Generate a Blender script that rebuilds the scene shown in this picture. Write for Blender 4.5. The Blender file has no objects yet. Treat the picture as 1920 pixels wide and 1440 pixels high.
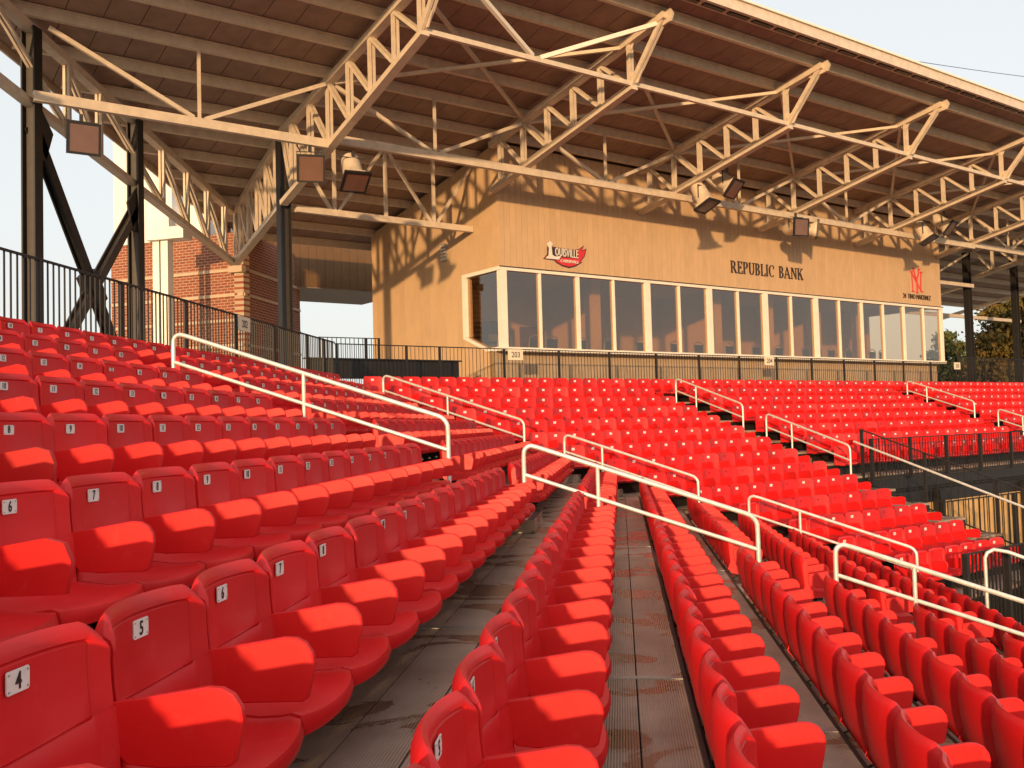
import bpy, math, random
from mathutils import Vector, Matrix
random.seed(7)
S = bpy.context.scene
COL = S.collection

# ------------------------------------------------------------------ camera, sky, sun, exposure
YAW, PITCH, ROLL, FPX = -0.110034, 0.043127, -0.027356, 1817.97
def cam_axes():
    cy, sy = math.cos(YAW), math.sin(YAW)
    f = Vector((sy*math.cos(PITCH), cy*math.cos(PITCH), math.sin(PITCH)))
    r0 = Vector((cy, -sy, 0)); u0 = r0.cross(f)
    r = r0*math.cos(ROLL)+u0*math.sin(ROLL); u = -r0*math.sin(ROLL)+u0*math.cos(ROLL)
    return r, u, f
CR, CU, CF = cam_axes()
cd = bpy.data.cameras.new('camera'); cam = bpy.data.objects.new('camera', cd); COL.objects.link(cam)
cd.sensor_width = 36; cd.lens = 36*FPX/1920; cd.clip_start = .05; cd.clip_end = 3000
cam.matrix_world = Matrix(((CR.x, CU.x, -CF.x, 0), (CR.y, CU.y, -CF.y, 0), (CR.z, CU.z, -CF.z, 0), (0, 0, 0, 1)))
S.camera = cam

SUN_EL = math.radians(7.9); SUN_AZ = math.radians(6)      # light travels towards +y turned 6 deg to +x
to_sun = Vector((-math.sin(SUN_AZ)*math.cos(SUN_EL), -math.cos(SUN_AZ)*math.cos(SUN_EL), math.sin(SUN_EL)))
sd = bpy.data.lights.new('sun', 'SUN'); sd.energy = 3.15; sd.angle = math.radians(1.3); sd.color = (1, .645, .33)
sun = bpy.data.objects.new('sun', sd); COL.objects.link(sun)
sun.rotation_euler = to_sun.to_track_quat('Z', 'Y').to_euler()

W = bpy.data.worlds.new('World'); S.world = W; W.use_nodes = True
nt = W.node_tree; bgn = nt.nodes['Background']
sky = nt.nodes.new('ShaderNodeTexSky'); sky.sky_type = 'NISHITA'; sky.sun_disc = False
sky.sun_elevation = SUN_EL; sky.sun_rotation = math.atan2(to_sun.x, to_sun.y)
sky.air_density = 1.0; sky.dust_density = 4.0; sky.ozone_density = 1.0
mixs = nt.nodes.new('ShaderNodeMix'); mixs.data_type = 'RGBA'; mixs.inputs[0].default_value = .70
mixs.inputs[7].default_value = (4.95, 4.95, 4.9, 1)           # thin bright evening haze over the whole sky
nt.links.new(sky.outputs[0], mixs.inputs[6]); nt.links.new(mixs.outputs[2], bgn.inputs[0])
bgn.inputs[1].default_value = .15
S.view_settings.view_transform = 'Standard'; S.view_settings.look = 'None'
S.view_settings.exposure = .54; S.view_settings.gamma = 1
S.render.engine = 'CYCLES'; S.cycles.max_bounces = 8; S.cycles.transparent_max_bounces = 16
S.cycles.use_denoising = True

# ------------------------------------------------------------------ frames of the place
PHI = 0.824591                                             # bend between the near stand and the stand by the press box
UD = Vector((math.sin(PHI), math.cos(PHI), 0)); VD = Vector((-UD.y, UD.x, 0)); ZD = Vector((0, 0, 1))
P_, R_, X0, Z0, V0 = .7887, .27065, -5.985, 1.1296, 19.5137     # row pitch, rise, first row
LAB = .60                                                  # number plate height over the tread
def UV(u, v, z): return UD*u + VD*v + ZD*z
def ray(x, y): return CR*((x-960)/FPX) - CU*((y-720)/FPX) + CF
def lift(x, y, n, d):
    r = ray(x, y); return r*(d/r.dot(n))
def uv_of(p): return p.dot(UD), p.dot(VD), p.z
def zrow(i): return Z0 - R_*i
def ztread(i): return zrow(i) - LAB
def xrow(i): return X0 + P_*i
def vrow(i): return V0 - P_*i
def corner(off):
    x = X0+off; v = V0-off
    return x, (v-VD.x*x)/VD.y
def zroof(v): return 8.80 - .18*(v-15)

# ------------------------------------------------------------------ materials
MATS = {}
def mat(name, col, rough=.5, metal=0, var=.0, vscale=3, bump=0, bscale=40, spec=.5, col2=None, stretch=None, coat=0, rvar=0, objrand=0):
    if name in MATS: return MATS[name]
    m = bpy.data.materials.new(name); m.use_nodes = True; n = m.node_tree.nodes; l = m.node_tree.links
    b = n['Principled BSDF']; b.inputs['Base Color'].default_value = (*col, 1); b.inputs['Roughness'].default_value = rough
    b.inputs['Metallic'].default_value = metal; b.inputs['Specular IOR Level'].default_value = spec; b.inputs['Coat Weight'].default_value = coat
    tc = n.new('ShaderNodeTexCoord'); mp = n.new('ShaderNodeMapping'); l.new(tc.outputs['Object'], mp.inputs[0])
    if stretch: mp.inputs['Scale'].default_value = stretch
    if var or col2 or rvar:
        t = n.new('ShaderNodeTexNoise'); t.inputs['Scale'].default_value = vscale; t.inputs['Detail'].default_value = 6; t.inputs['Roughness'].default_value = .62
        l.new(mp.outputs[0], t.inputs[0])
        if objrand:
            oi = n.new('ShaderNodeObjectInfo'); t.noise_dimensions = '4D'; mu = n.new('ShaderNodeMath'); mu.operation = 'MULTIPLY'; mu.inputs[1].default_value = 30
            l.new(oi.outputs['Random'], mu.inputs[0]); l.new(mu.outputs[0], t.inputs['W'])
        r = n.new('ShaderNodeValToRGB'); r.color_ramp.elements[0].position = .32; r.color_ramp.elements[1].position = .68
        c2 = col2 or tuple(min(1, c*(1+var)) for c in col); c1 = col if col2 else tuple(c*(1-var) for c in col)
        r.color_ramp.elements[0].color = (*c1, 1); r.color_ramp.elements[1].color = (*c2, 1)
        l.new(t.outputs[0], r.inputs[0]); src = r.outputs[0]
        if objrand:
            hs = n.new('ShaderNodeHueSaturation'); mr = n.new('ShaderNodeMapRange'); mr.inputs[3].default_value = 1-objrand; mr.inputs[4].default_value = 1+objrand
            l.new(oi.outputs['Random'], mr.inputs[0]); l.new(mr.outputs[0], hs.inputs['Value']); l.new(src, hs.inputs['Color']); src = hs.outputs[0]
        if var or col2: l.new(src, b.inputs['Base Color'])
        if rvar:
            mr2 = n.new('ShaderNodeMapRange'); mr2.inputs[1].default_value = .35; mr2.inputs[2].default_value = .65
            mr2.inputs[3].default_value = rough-rvar; mr2.inputs[4].default_value = rough+rvar
            l.new(t.outputs[0], mr2.inputs[0]); l.new(mr2.outputs[0], b.inputs['Roughness'])
    if bump:
        t2 = n.new('ShaderNodeTexNoise'); t2.inputs['Scale'].default_value = bscale; t2.inputs['Detail'].default_value = 4
        l.new(mp.outputs[0], t2.inputs[0]); bp = n.new('ShaderNodeBump'); bp.inputs['Strength'].default_value = bump; bp.inputs['Distance'].default_value = .004
        l.new(t2.outputs[0], bp.inputs['Height']); l.new(bp.outputs[0], b.inputs['Normal'])
    MATS[name] = m; return m
RED = mat('red_plastic', (.60, .012, .0135), .44, var=.10, vscale=2.2, bump=.06, bscale=260, objrand=.10, rvar=.07, spec=.32)
def scuff(m):
    n = m.node_tree.nodes; l = m.node_tree.links; b = n['Principled BSDF']; src = b.inputs['Base Color'].links[0].from_socket
    tc = n.new('ShaderNodeTexCoord'); oi = n.new('ShaderNodeObjectInfo'); mu = n.new('ShaderNodeMath'); mu.operation = 'MULTIPLY'; mu.inputs[1].default_value = 17
    l.new(oi.outputs['Random'], mu.inputs[0])
    mp = n.new('ShaderNodeMapping'); mp.inputs['Scale'].default_value = (1, 1.6, .7); l.new(tc.outputs['Object'], mp.inputs[0])
    t = n.new('ShaderNodeTexNoise'); t.noise_dimensions = '4D'; t.inputs['Scale'].default_value = 13; t.inputs['Detail'].default_value = 9; t.inputs['Roughness'].default_value = .72; t.inputs['Distortion'].default_value = .8
    l.new(mp.outputs[0], t.inputs[0]); l.new(mu.outputs[0], t.inputs['W'])
    r = n.new('ShaderNodeMapRange'); r.inputs[1].default_value = .56; r.inputs[2].default_value = .74; r.inputs[3].default_value = 0; r.inputs[4].default_value = .13; l.new(t.outputs[0], r.inputs[0])
    mx = n.new('ShaderNodeMix'); mx.data_type = 'RGBA'; mx.inputs[7].default_value = (.70, .16, .13, 1); l.new(r.outputs[0], mx.inputs[0]); l.new(src, mx.inputs[6]); l.new(mx.outputs[2], b.inputs['Base Color'])
scuff(RED)
WHITEP = mat('white_plate', (.72, .70, .64), .45, var=.08, vscale=30)
INK = mat('black_ink', (.012, .012, .012), .5)
CREAM = mat('cream_paint', (.62, .51, .385), .45, var=.12, vscale=5, bump=.05, bscale=60)
TRIM = mat('trim_paint', (.82, .75, .64), .4, var=.05, vscale=4)
BLACK = mat('black_steel', (.012, .010, .009), .55, var=.3, vscale=8, bump=.05)
BRONZE = mat('bronze_steel', (.045, .034, .026), .5, var=.2, vscale=7)
DECKC = mat('roof_deck', (.31, .20, .14), .6, var=.18, vscale=2.5, bump=.1, bscale=30)
RAILW = mat('galvanised_rail', (.68, .66, .61), .36, metal=.35, var=.14, vscale=14, bump=.04)
LENS = mat('lamp_lens', (.16, .085, .06), .12, var=.1)
GALV = mat('galvanised_steel', (.42, .40, .36), .42, metal=.6, var=.15, vscale=9)
SIGN = mat('sign_cream', (.72, .64, .48), .5, var=.05)
LOGOR = mat('logo_red', (.62, .025, .03), .45, var=.06); LOGOW = mat('logo_white', (.72, .68, .62), .5); LOGOB = mat('logo_dark', (.03, .012, .012), .5)
LETTER = mat('letter_brown', (.035, .018, .012), .4)
STONE = mat('stone_band', (.50, .36, .24), .7, var=.1, vscale=4)
WHITEW = mat('white_wall', (.80, .77, .70), .55, var=.04, vscale=1)
GROUND = mat('ground_dirt', (.16, .13, .09), .9, var=.3, vscale=.4)
CONC = mat('concrete', (.34, .32, .29), .8, var=.15, vscale=2, bump=.15)
INTW = mat('interior_wall', (.62, .50, .33), .7, var=.04); INTC = mat('interior_ceiling', (.55, .45, .35), .8, var=.05)
CARPET = mat('interior_floor', (.12, .06, .055), .9, var=.2, vscale=20)
DESK = mat('desk_brown', (.09, .035, .03), .45, var=.2, vscale=6); CHROME = mat('chrome', (.75, .73, .7), .18, metal=.95)
YELL = mat('tan_block', (.55, .33, .13), .75, var=.12, vscale=3, bump=.1)
SOFFIT = mat('soffit', (.42, .36, .32), .7, var=.12, vscale=5, stretch=(1, 12, 1))

def tan_wall(name, col, axis):
    m = mat(name, col, .55, var=.07, vscale=1.6, bump=.04, bscale=20, objrand=.035); return m
TAN = tan_wall('tan_cladding', (.56, .375, .21), 0)
TANB = mat('joint_tan', (.30, .19, .09), .7)
def wet_alu():
    m = mat('aluminium_plank', (.47, .37, .285), .36, metal=.18, col2=(.28, .20, .145), vscale=1.7, rvar=.14)
    n = m.node_tree.nodes; l = m.node_tree.links; b = n['Principled BSDF']
    tc = n.new('ShaderNodeTexCoord'); w = n.new('ShaderNodeTexWave'); w.wave_type = 'BANDS'; w.bands_direction = 'X'; w.inputs['Scale'].default_value = 26; w.inputs['Distortion'].default_value = 0
    l.new(tc.outputs['Object'], w.inputs[0]); bp = n.new('ShaderNodeBump'); bp.inputs['Strength'].default_value = .55; bp.inputs['Distance'].default_value = .003
    l.new(w.outputs[0], bp.inputs['Height']); l.new(bp.outputs[0], b.inputs['Normal'])
    src = b.inputs['Base Color'].links[0].from_socket; g2 = n.new('ShaderNodeNewGeometry'); t3 = n.new('ShaderNodeTexNoise'); t3.inputs['Scale'].default_value = 2.1; t3.inputs['Detail'].default_value = 8; t3.inputs['Distortion'].default_value = .6
    l.new(g2.outputs['Position'], t3.inputs[0]); r3 = n.new('ShaderNodeValToRGB'); r3.color_ramp.elements[0].position = .53; r3.color_ramp.elements[1].position = .57; r3.color_ramp.elements[0].color = (1, 1, 1, 1); r3.color_ramp.elements[1].color = (.62, .55, .50, 1)
    l.new(t3.outputs[0], r3.inputs[0]); mm = n.new('ShaderNodeMix'); mm.data_type = 'RGBA'; mm.blend_type = 'MULTIPLY'; mm.inputs[0].default_value = 1; l.new(src, mm.inputs[6]); l.new(r3.outputs[0], mm.inputs[7]); l.new(mm.outputs[2], b.inputs['Base Color'])
    t4 = n.new('ShaderNodeTexVoronoi'); t4.inputs['Scale'].default_value = 5; l.new(g2.outputs['Position'], t4.inputs[0]); r4 = n.new('ShaderNodeMapRange'); r4.inputs[1].default_value = .015; r4.inputs[2].default_value = .04; r4.inputs[3].default_value = .35; r4.inputs[4].default_value = 1
    l.new(t4.outputs['Distance'], r4.inputs[0]); m5 = n.new('ShaderNodeMix'); m5.data_type = 'RGBA'; m5.blend_type = 'MULTIPLY'; m5.inputs[0].default_value = 1; l.new(mm.outputs[2], m5.inputs[6]); l.new(r4.outputs[0], m5.inputs[7]); l.new(m5.outputs[2], b.inputs['Base Color'])
    rr = n.new('ShaderNodeMapRange'); rr.inputs[1].default_value = .53; rr.inputs[2].default_value = .57; rr.inputs[3].default_value = .42; rr.inputs[4].default_value = .20; l.new(t3.outputs[0], rr.inputs[0]); l.new(rr.outputs[0], b.inputs['Roughness'])
    return m
ALU = wet_alu()
def brick_mat():
    m = bpy.data.materials.new('red_brick'); m.use_nodes = True; n = m.node_tree.nodes; l = m.node_tree.links; b = n['Principled BSDF']
    tc = n.new('ShaderNodeTexCoord'); t = n.new('ShaderNodeTexBrick'); t.offset = .5; l.new(tc.outputs['UV'], t.inputs[0])
    t.inputs['Color1'].default_value = (.29, .075, .03, 1); t.inputs['Color2'].default_value = (.20, .05, .025, 1); t.inputs['Mortar'].default_value = (.42, .30, .20, 1)
    t.inputs['Scale'].default_value = 1; t.inputs['Brick Width'].default_value = .24; t.inputs['Row Height'].default_value = .088; t.inputs['Mortar Size'].default_value = .010
    l.new(t.outputs[0], b.inputs['Base Color']); b.inputs['Roughness'].default_value = .85
    bp = n.new('ShaderNodeBump'); bp.invert = True; bp.inputs['Strength'].default_value = .6; bp.inputs['Distance'].default_value = .01; l.new(t.outputs[1], bp.inputs['Height']); l.new(bp.outputs[0], b.inputs['Normal'])
    return m
BRICK = brick_mat()
def glass_mat(tint, name):
    m = bpy.data.materials.new(name); m.use_nodes = True; n = m.node_tree.nodes; l = m.node_tree.links
    n.remove(n['Principled BSDF']); o = n['Material Output']
    tr = n.new('ShaderNodeBsdfTransparent'); tr.inputs[0].default_value = (*tint, 1); g = n.new('ShaderNodeBsdfGlossy'); g.inputs['Roughness'].default_value = .015
    lw = n.new('ShaderNodeLayerWeight'); pw = n.new('ShaderNodeMath'); pw.operation = 'POWER'; pw.inputs[1].default_value = 4; fr = n.new('ShaderNodeMath'); fr.operation = 'MULTIPLY_ADD'; fr.inputs[1].default_value = .8; fr.inputs[2].default_value = .11
    l.new(lw.outputs['Facing'], pw.inputs[0]); l.new(pw.outputs[0], fr.inputs[0]); mx = n.new('ShaderNodeMixShader')
    l.new(fr.outputs[0], mx.inputs[0]); l.new(tr.outputs[0], mx.inputs[1]); l.new(g.outputs[0], mx.inputs[2]); l.new(mx.outputs[0], o.inputs[0]); return m
GLASS = glass_mat((.86, .74, .60), 'window_glass')

# ------------------------------------------------------------------ mesh helpers
class MB:
    def __init__(s): s.v = []; s.f = []; s.m = []
    def add(s, vs, fs, m=0):
        k = len(s.v); s.v += [Vector(a) for a in vs]; s.f += [tuple(k+i for i in f) for f in fs]; s.m += [m]*len(fs); return s
    def hexa(s, c, m=0):     # 8 corners: bottom 4 then top 4
        return s.add(c, [(3, 2, 1, 0), (4, 5, 6, 7), (0, 1, 5, 4), (1, 2, 6, 5), (2, 3, 7, 6), (3, 0, 4, 7)], m)
    def obox(s, c, ax, ay, az, m=0):   # centre and half vectors
        c = Vector(c); return s.hexa([c-ax-ay-az, c+ax-ay-az, c+ax+ay-az, c-ax+ay-az, c-ax-ay+az, c+ax-ay+az, c+ax+ay+az, c-ax+ay+az], m)
    def uvbox(s, u0, u1, v0, v1, z0, z1, m=0):
        return s.hexa([UV(u0, v0, z0), UV(u1, v0, z0), UV(u1, v1, z0), UV(u0, v1, z0), UV(u0, v0, z1), UV(u1, v0, z1), UV(u1, v1, z1), UV(u0, v1, z1)], m)
    def box(s, x0, x1, y0, y1, z0, z1, m=0):
        return s.hexa([(x0, y0, z0), (x1, y0, z0), (x1, y1, z0), (x0, y1, z0), (x0, y0, z1), (x1, y0, z1), (x1, y1, z1), (x0, y1, z1)], m)
    def bar(s, a, b, w, h, up=ZD, m=0):
        a, b = Vector(a), Vector(b); d = (b-a).normalized(); sd_ = d.cross(up)
        if sd_.length < 1e-4: sd_ = d.cross(UD)
        sd_.normalize(); n = sd_.cross(d).normalized()
        return s.obox((a+b)/2, (b-a)/2, sd_*(w/2), n*(h/2), m)
    def ibeam(s, a, b, w, h, up=ZD, t=.03, m=0):
        a, b = Vector(a), Vector(b); d = (b-a).normalized(); sd_ = d.cross(up)
        if sd_.length < 1e-4: sd_ = d.cross(UD)
        n = sd_.normalized().cross(d).normalized()
        s.bar(a, b, t, h-2*t, up, m); 
        for k in (-1, 1): s.bar(a+n*k*(h-t)/2, b+n*k*(h-t)/2, w, t, up, m)
        return s
    def tube(s, pts, r, n=10, m=0):
        pts = [Vector(p) for p in pts]; rings = []; prev = None
        for i, p in enumerate(pts):
            d = ((pts[i+1]-p) if i == 0 else (p-pts[i-1]) if i == len(pts)-1 else (pts[i+1]-p).normalized()+(p-pts[i-1]).normalized()).normalized()
            if prev is None:
                a = d.cross(ZD); a = a if a.length > .01 else d.cross(UD)
            else: a = prev-d*prev.dot(d)
            a.normalize(); prev = a; b = d.cross(a)
            rings.append([p+(a*math.cos(2*math.pi*k/n)+b*math.sin(2*math.pi*k/n))*r for k in range(n)])
        k = len(s.v); s.v += [q for R in rings for q in R]
        for i in range(len(pts)-1):
            for j in range(n): s.f.append((k+i*n+j, k+i*n+(j+1) % n, k+(i+1)*n+(j+1) % n, k+(i+1)*n+j)); s.m.append(m)
        s.f.append(tuple(k+j for j in range(n))[::-1]); s.m.append(m); s.f.append(tuple(k+(len(pts)-1)*n+j for j in range(n))); s.m.append(m); return s
    def poly(s, pts, depth, m=0):      # flat polygon extruded by the vector depth
        n = len(pts); k = len(s.v); s.v += [Vector(p) for p in pts]+[Vector(p)+depth for p in pts]
        s.f += [tuple(k+i for i in range(n))[::-1], tuple(k+n+i for i in range(n))]; s.m += [m, m]
        for i in range(n): s.f.append((k+i, k+(i+1) % n, k+n+(i+1) % n, k+n+i)); s.m.append(m)
        return s
    def mesh(s, name, mats, origin=None, smooth=0):
        o = origin or Vector((0, 0, 0)); me = bpy.data.meshes.new(name); me.from_pydata([v-o for v in s.v], [], s.f)
        for q in (mats if isinstance(mats, (list, tuple)) else [mats]): me.materials.append(q)
        if any(s.m): me.polygons.foreach_set('material_index', s.m)
        if smooth:
            me.polygons.foreach_set('use_smooth', [True]*len(s.f)); me.set_sharp_from_angle(angle=math.radians(smooth))
        me.update(); return me
    def build(s, name, mats, parent=None, smooth=0, origin=None):
        if parent: origin = ORG[parent.name]
        me = s.mesh(name, mats, origin, smooth); o = bpy.data.objects.new(name, me); COL.objects.link(o)
        if parent: o.parent = parent; ORG[o.name] = origin
        else: o.location = origin or Vector((0, 0, 0)); ORG[o.name] = Vector(o.location)
        return o
ORG = {}
def tag(o, label=None, cat=None, group=None, kind=None):
    if label: o['label'] = label
    if cat: o['category'] = cat
    if group: o['group'] = group
    if kind: o['kind'] = kind
    return o
def thing(name, loc, label, cat, group=None, rz=0, kind=None):
    o = bpy.data.objects.new(name, None); COL.objects.link(o); o.location = loc; o.rotation_euler.z = rz; o.empty_display_size = .1
    ORG[o.name] = Vector(loc); return tag(o, label, cat, group, kind)
def inst(name, me, parent, loc=(0, 0, 0), rot=None, scale=None):
    o = bpy.data.objects.new(name, me); COL.objects.link(o); o.parent = parent; o.location = loc
    if rot: o.rotation_euler = rot
    if scale: o.scale = scale
    return o
DEPS = None
def text_mesh(name, body, size, depth, m, bold=.0, xs=1, align='CENTER', space=1):
    c = bpy.data.curves.new(name, 'FONT'); c.body = body; c.size = size; c.extrude = depth; c.offset = bold; c.align_x = align; c.align_y = 'CENTER'; c.space_character = space; c.resolution_u = 3
    o = bpy.data.objects.new('tmp', c); COL.objects.link(o); dg = bpy.context.evaluated_depsgraph_get()
    me = bpy.data.meshes.new_from_object(o.evaluated_get(dg)); bpy.data.objects.remove(o); me.name = name; me.materials.clear(); me.materials.append(m)
    if xs != 1: me.transform(Matrix.Diagonal((xs, 1, 1, 1)))
    return me
ORDN = ['first', 'second', 'third', 'fourth', 'fifth', 'sixth', 'seventh', 'eighth', 'ninth', 'tenth', 'eleventh', 'twelfth', 'thirteenth', 'fourteenth', 'fifteenth', 'sixteenth', 'seventeenth', 'eighteenth', 'nineteenth', 'twentieth'] + ['twenty-'+k for k in ['first', 'second', 'third', 'fourth', 'fifth', 'sixth', 'seventh', 'eighth', 'ninth']] + ['thirtieth'] + ['thirty-'+k for k in ['first', 'second', 'third', 'fourth', 'fifth', 'sixth', 'seventh', 'eighth', 'ninth']] + ['fortieth']

# ------------------------------------------------------------------ ground
GZ = -4.4
g = MB().add([(-900, -900, GZ), (900, -900, GZ), (900, 900, GZ), (-900, 900, GZ)], [(0, 1, 2, 3)]).build('ground', GROUND); tag(g, 'bare earth ground under and around the stands', 'ground', kind='structure')
# concourse behind the top row, both wings
CZ = .82
cx0, cy0 = corner(-.42); cxb, cyb = corner(-14)
con = MB()
con.hexa([(cx0, -6, GZ), (cx0, cy0, GZ), (cxb, cyb, GZ), (cxb, -6, GZ), (cx0, -6, CZ), (cx0, cy0, CZ), (cxb, cyb, CZ), (cxb, -6, CZ)][::1])
a = [Vector((cx0, cy0, 0)), Vector((cxb, cyb, 0))]
ue = 62
con.hexa([Vector((cx0, cy0, GZ)), UV(ue, V0+.42, GZ), UV(ue, V0+14, GZ), Vector((cxb, cyb, GZ)), Vector((cx0, cy0, CZ)), UV(ue, V0+.42, CZ), UV(ue, V0+14, CZ), Vector((cxb, cyb, CZ))])
con = con.build('concourse_floor', CONC); tag(con, 'grey concrete concourse behind the top row of seats', 'floor', kind='structure')

# ------------------------------------------------------------------ stepped deck of aluminium planks
deck = thing('seating_deck', (0, 0, GZ), 'stepped aluminium deck carrying the rows of red seats', 'deck', kind='structure')
BACK = -.02
NS, NE = -7.0, 5.54
def deck_piece(sec, i, o0, o1, z0, z1, name, m, bay0, bay1):
    """strip of row i between perpendicular offsets o0..o1, along-row limits bay0..bay1 (None: to the mitre)"""
    mb = MB(); a0, a1 = P_*i+o0, P_*i+o1
    if sec == 'N':
        def pt(off, yy): return (X0+off, corner(off)[1] if yy is None else yy)
        q = [pt(a0, bay0), pt(a1, bay0), pt(a1, bay1), pt(a0, bay1)]
        org = Vector((q[0][0], q[0][1], z1)); rz = 0
        vs = [Vector((x, y, 0)) for x, y in q]
    else:
        def pt(off, uu):
            if uu is None:
                x, y = corner(off); return Vector((x, y, 0))
            return UV(uu, V0-off, 0)
        vs = [pt(a0, bay0), pt(a1, bay0), pt(a1, bay1), pt(a0, bay1)]; org = vs[0]+ZD*z1; rz = PHI
        rz = -PHI
    R = Matrix.Rotation(-rz, 4, 'Z')
    lo = [R @ (v+ZD*z0-org) for v in vs]; hi = [R @ (v+ZD*z1-org) for v in vs]
    me = MB().hexa(lo+hi).mesh(name, m); o = bpy.data.objects.new(name, me); COL.objects.link(o); o.parent = deck
    o.location = org-ORG[deck.name]; o.rotation_euler.z = rz; return o
NBAY = [-6, -.25, 5.29, 10.83, None]
for i in range(14):
    zt = ztread(i)
    for b in range(4):
        y0, y1 = NBAY[b], NBAY[b+1]
        for k in range(3):
            w = P_/3
            deck_piece('N', i, BACK+k*w+.004, BACK+(k+1)*w-.004, zt-.05, zt, 'plank', ALU, y0+.004, None if y1 is None else y1-.004)
        if b: deck_piece('N', i, BACK+.01, BACK+P_-.01, zt, zt+.004, 'joint_strip', GALV, y0-.028, y0+.028)
    deck_piece('N', i, BACK+P_-.018, BACK+P_+.004, zt, zt+.004, 'nosing', BLACK, -6, None)
    deck_piece('N', i, BACK-.012, BACK-.002, zt+.03, zt+R_-.055, 'riser', BLACK, -6, None)
    ub = [None, 19.75] if i >= 8 else [None, 19.75, 31, 46]
    for b in range(len(ub)-1):
        for k in range(2):
            w = P_/2
            deck_piece('U', i, BACK+k*w+.004, BACK+(k+1)*w-.004, zt-.05, zt, 'plank', ALU, ub[b], ub[b+1])
        deck_piece('U', i, BACK-.012, BACK-.002, zt+.03, zt+R_-.055, 'riser', BLACK, ub[b], ub[b+1])
# dark solid substructure under the treads
sub = MB()
for i in range(14):
    zt = ztread(i)-.06
    o0, o1 = P_*i+BACK+.03, P_*(i+1)+BACK+.03
    (xa, ya), (xb, yb) = corner(o0), corner(o1)
    sub.hexa([(xa, -6, GZ), (xb, -6, GZ), (xb, yb, GZ), (xa, ya, GZ), (xa, -6, zt), (xb, -6, zt), (xb, yb, zt), (xa, ya, zt)])
    uu = 19.7 if i >= 8 else 46
    sub.hexa([Vector((xa, ya, GZ)), Vector((xb, yb, GZ)), UV(uu, V0-o1, GZ), UV(uu, V0-o0, GZ), Vector((xa, ya, zt)), Vector((xb, yb, zt)), UV(uu, V0-o1, zt), UV(uu, V0-o0, zt)])
sub.build('understructure', BLACK, deck)

# ------------------------------------------------------------------ the seat
def smooth01(t): t = max(0, min(1, t)); return t*t*(3-2*t)
PROF = [(-.030, .668), (-.018, .681), (-.004, .672), (.001, .655), (.002, .643), (.002, .638), (.002, .633), (.001, .600), (.004, .530), (.011, .460), (.014, .446), (.0143, .441), (.0147, .436), (.022, .395), (.042, .345),
        (.080, .312), (.140, .294), (.220, .285), (.300, .288), (.352, .294), (.380, .287), (.389, .266), (.380, .240), (.345, .230), (.200, .228), (.110, .222), (.050, .232), (.008, .280), (-.022, .360), (-.040, .460), (-.048, .560), (-.043, .640)]
PROF_LO = [PROF[k] for k in (0, 1, 2, 7, 9, 13, 15, 18, 20, 21, 23, 26, 29)]
def shell(hw, cols, prof):
    mb = MB(); n = len(prof)
    for a in cols:
        aa = abs(a)
        for (y, z) in prof:
            back = smooth01((z-.27)/.12) if y < .12 else 0
            lipw = smooth01((y-.25)/.12)
            yy = y + back*.062*aa**2.2 - lipw*.040*aa**2.6
            zz = z - .050*max(0, (aa-.74)/.26)**2.4*smooth01((z-.56)/.09) + (.012*aa*aa if y > .08 and z > .27 else 0)
            if .42 < z < .45 and y < .03: zz += .035*aa**2
            if y >= 0 and y < .05 and ((aa < .82 and z in (.638, .441)) or (abs(aa-.815) < .001 and .441 <= z <= .638)): yy -= .006
            if aa > .86 and z > .30 and y >= 0 and y < .05: yy += .010*smooth01((aa-.86)/.08)
            if aa > .985: yy, zz = yy+(.004 if y < 0 else -.006), zz
            mb.v.append(Vector((a*hw, yy, zz)))
    for i in range(len(cols)-1):
        for j in range(n): mb.f.append((i*n+j, i*n+(j+1) % n, (i+1)*n+(j+1) % n, (i+1)*n+j)); mb.m.append(0)
    mb.f.append(tuple(range(n))); mb.m.append(0); mb.f.append(tuple((len(cols)-1)*n+j for j in range(n))[::-1]); mb.m.append(0)
    return mb
COLS = [-1, -.985, -.93, -.87, -.827, -.815, -.803, -.65, -.4, -.15, .15, .4, .65, .803, .815, .827, .87, .93, .985, 1]
HW = .248
def arm(lo=False):
    o = [(.072, .486), (.200, .506), (.300, .522), (.335, .520), (.362, .506), (.380, .480), (.386, .450), (.376, .395), (.366, .352), (.350, .343), (.180, .338), (.105, .345), (.080, .372), (.068, .410), (.064, .450)]
    if lo: o = [o[k] for k in (0, 2, 4, 6, 8, 11, 13)]
    cy = sum(p[0] for p in o)/len(o); cz = sum(p[1] for p in o)/len(o); n = len(o); mb = MB()
    def ring(x, ins):
        r = []
        for (y, z) in o:
            d = Vector((cy-y, cz-z)); L = d.length; d = d/L; r.append(Vector((x, y+d.x*ins, z+d.y*ins)))
        return r
    rings = [ring(-.0115, .006), ring(-.0085, .001), ring(.0085, .001), ring(.0115, .006)] if not lo else [ring(-.011, 0), ring(.011, 0)]
    for R in rings: mb.v += R
    for i in range(len(rings)-1):
        for j in range(n): mb.f.append((i*n+j, (i+1)*n+j, (i+1)*n+(j+1) % n, i*n+(j+1) % n)); mb.m.append(0)
    mb.f.append(tuple(range(n))); mb.m.append(0); mb.f.append(tuple((len(rings)-1)*n+j for j in range(n))[::-1]); mb.m.append(0)
    return mb
def flat_caps(me):
    for q in me.polygons:
        if len(q.vertices) > 4: q.use_smooth = False
    return me
SHELL = shell(HW, COLS, PROF).mesh('seat_shell', RED, smooth=50)
ARM = flat_caps(arm().mesh('armrest', RED, smooth=40)); flat_caps(SHELL)
pl = MB().poly([(-.038, 0, -.020), (-.034, 0, -.024), (.034, 0, -.024), (.038, 0, -.020), (.038, 0, .020), (.034, 0, .024), (-.034, 0, .024), (-.038, 0, .020)], Vector((0, .003, 0)))
pl.m = [0]*len(pl.f)
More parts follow.
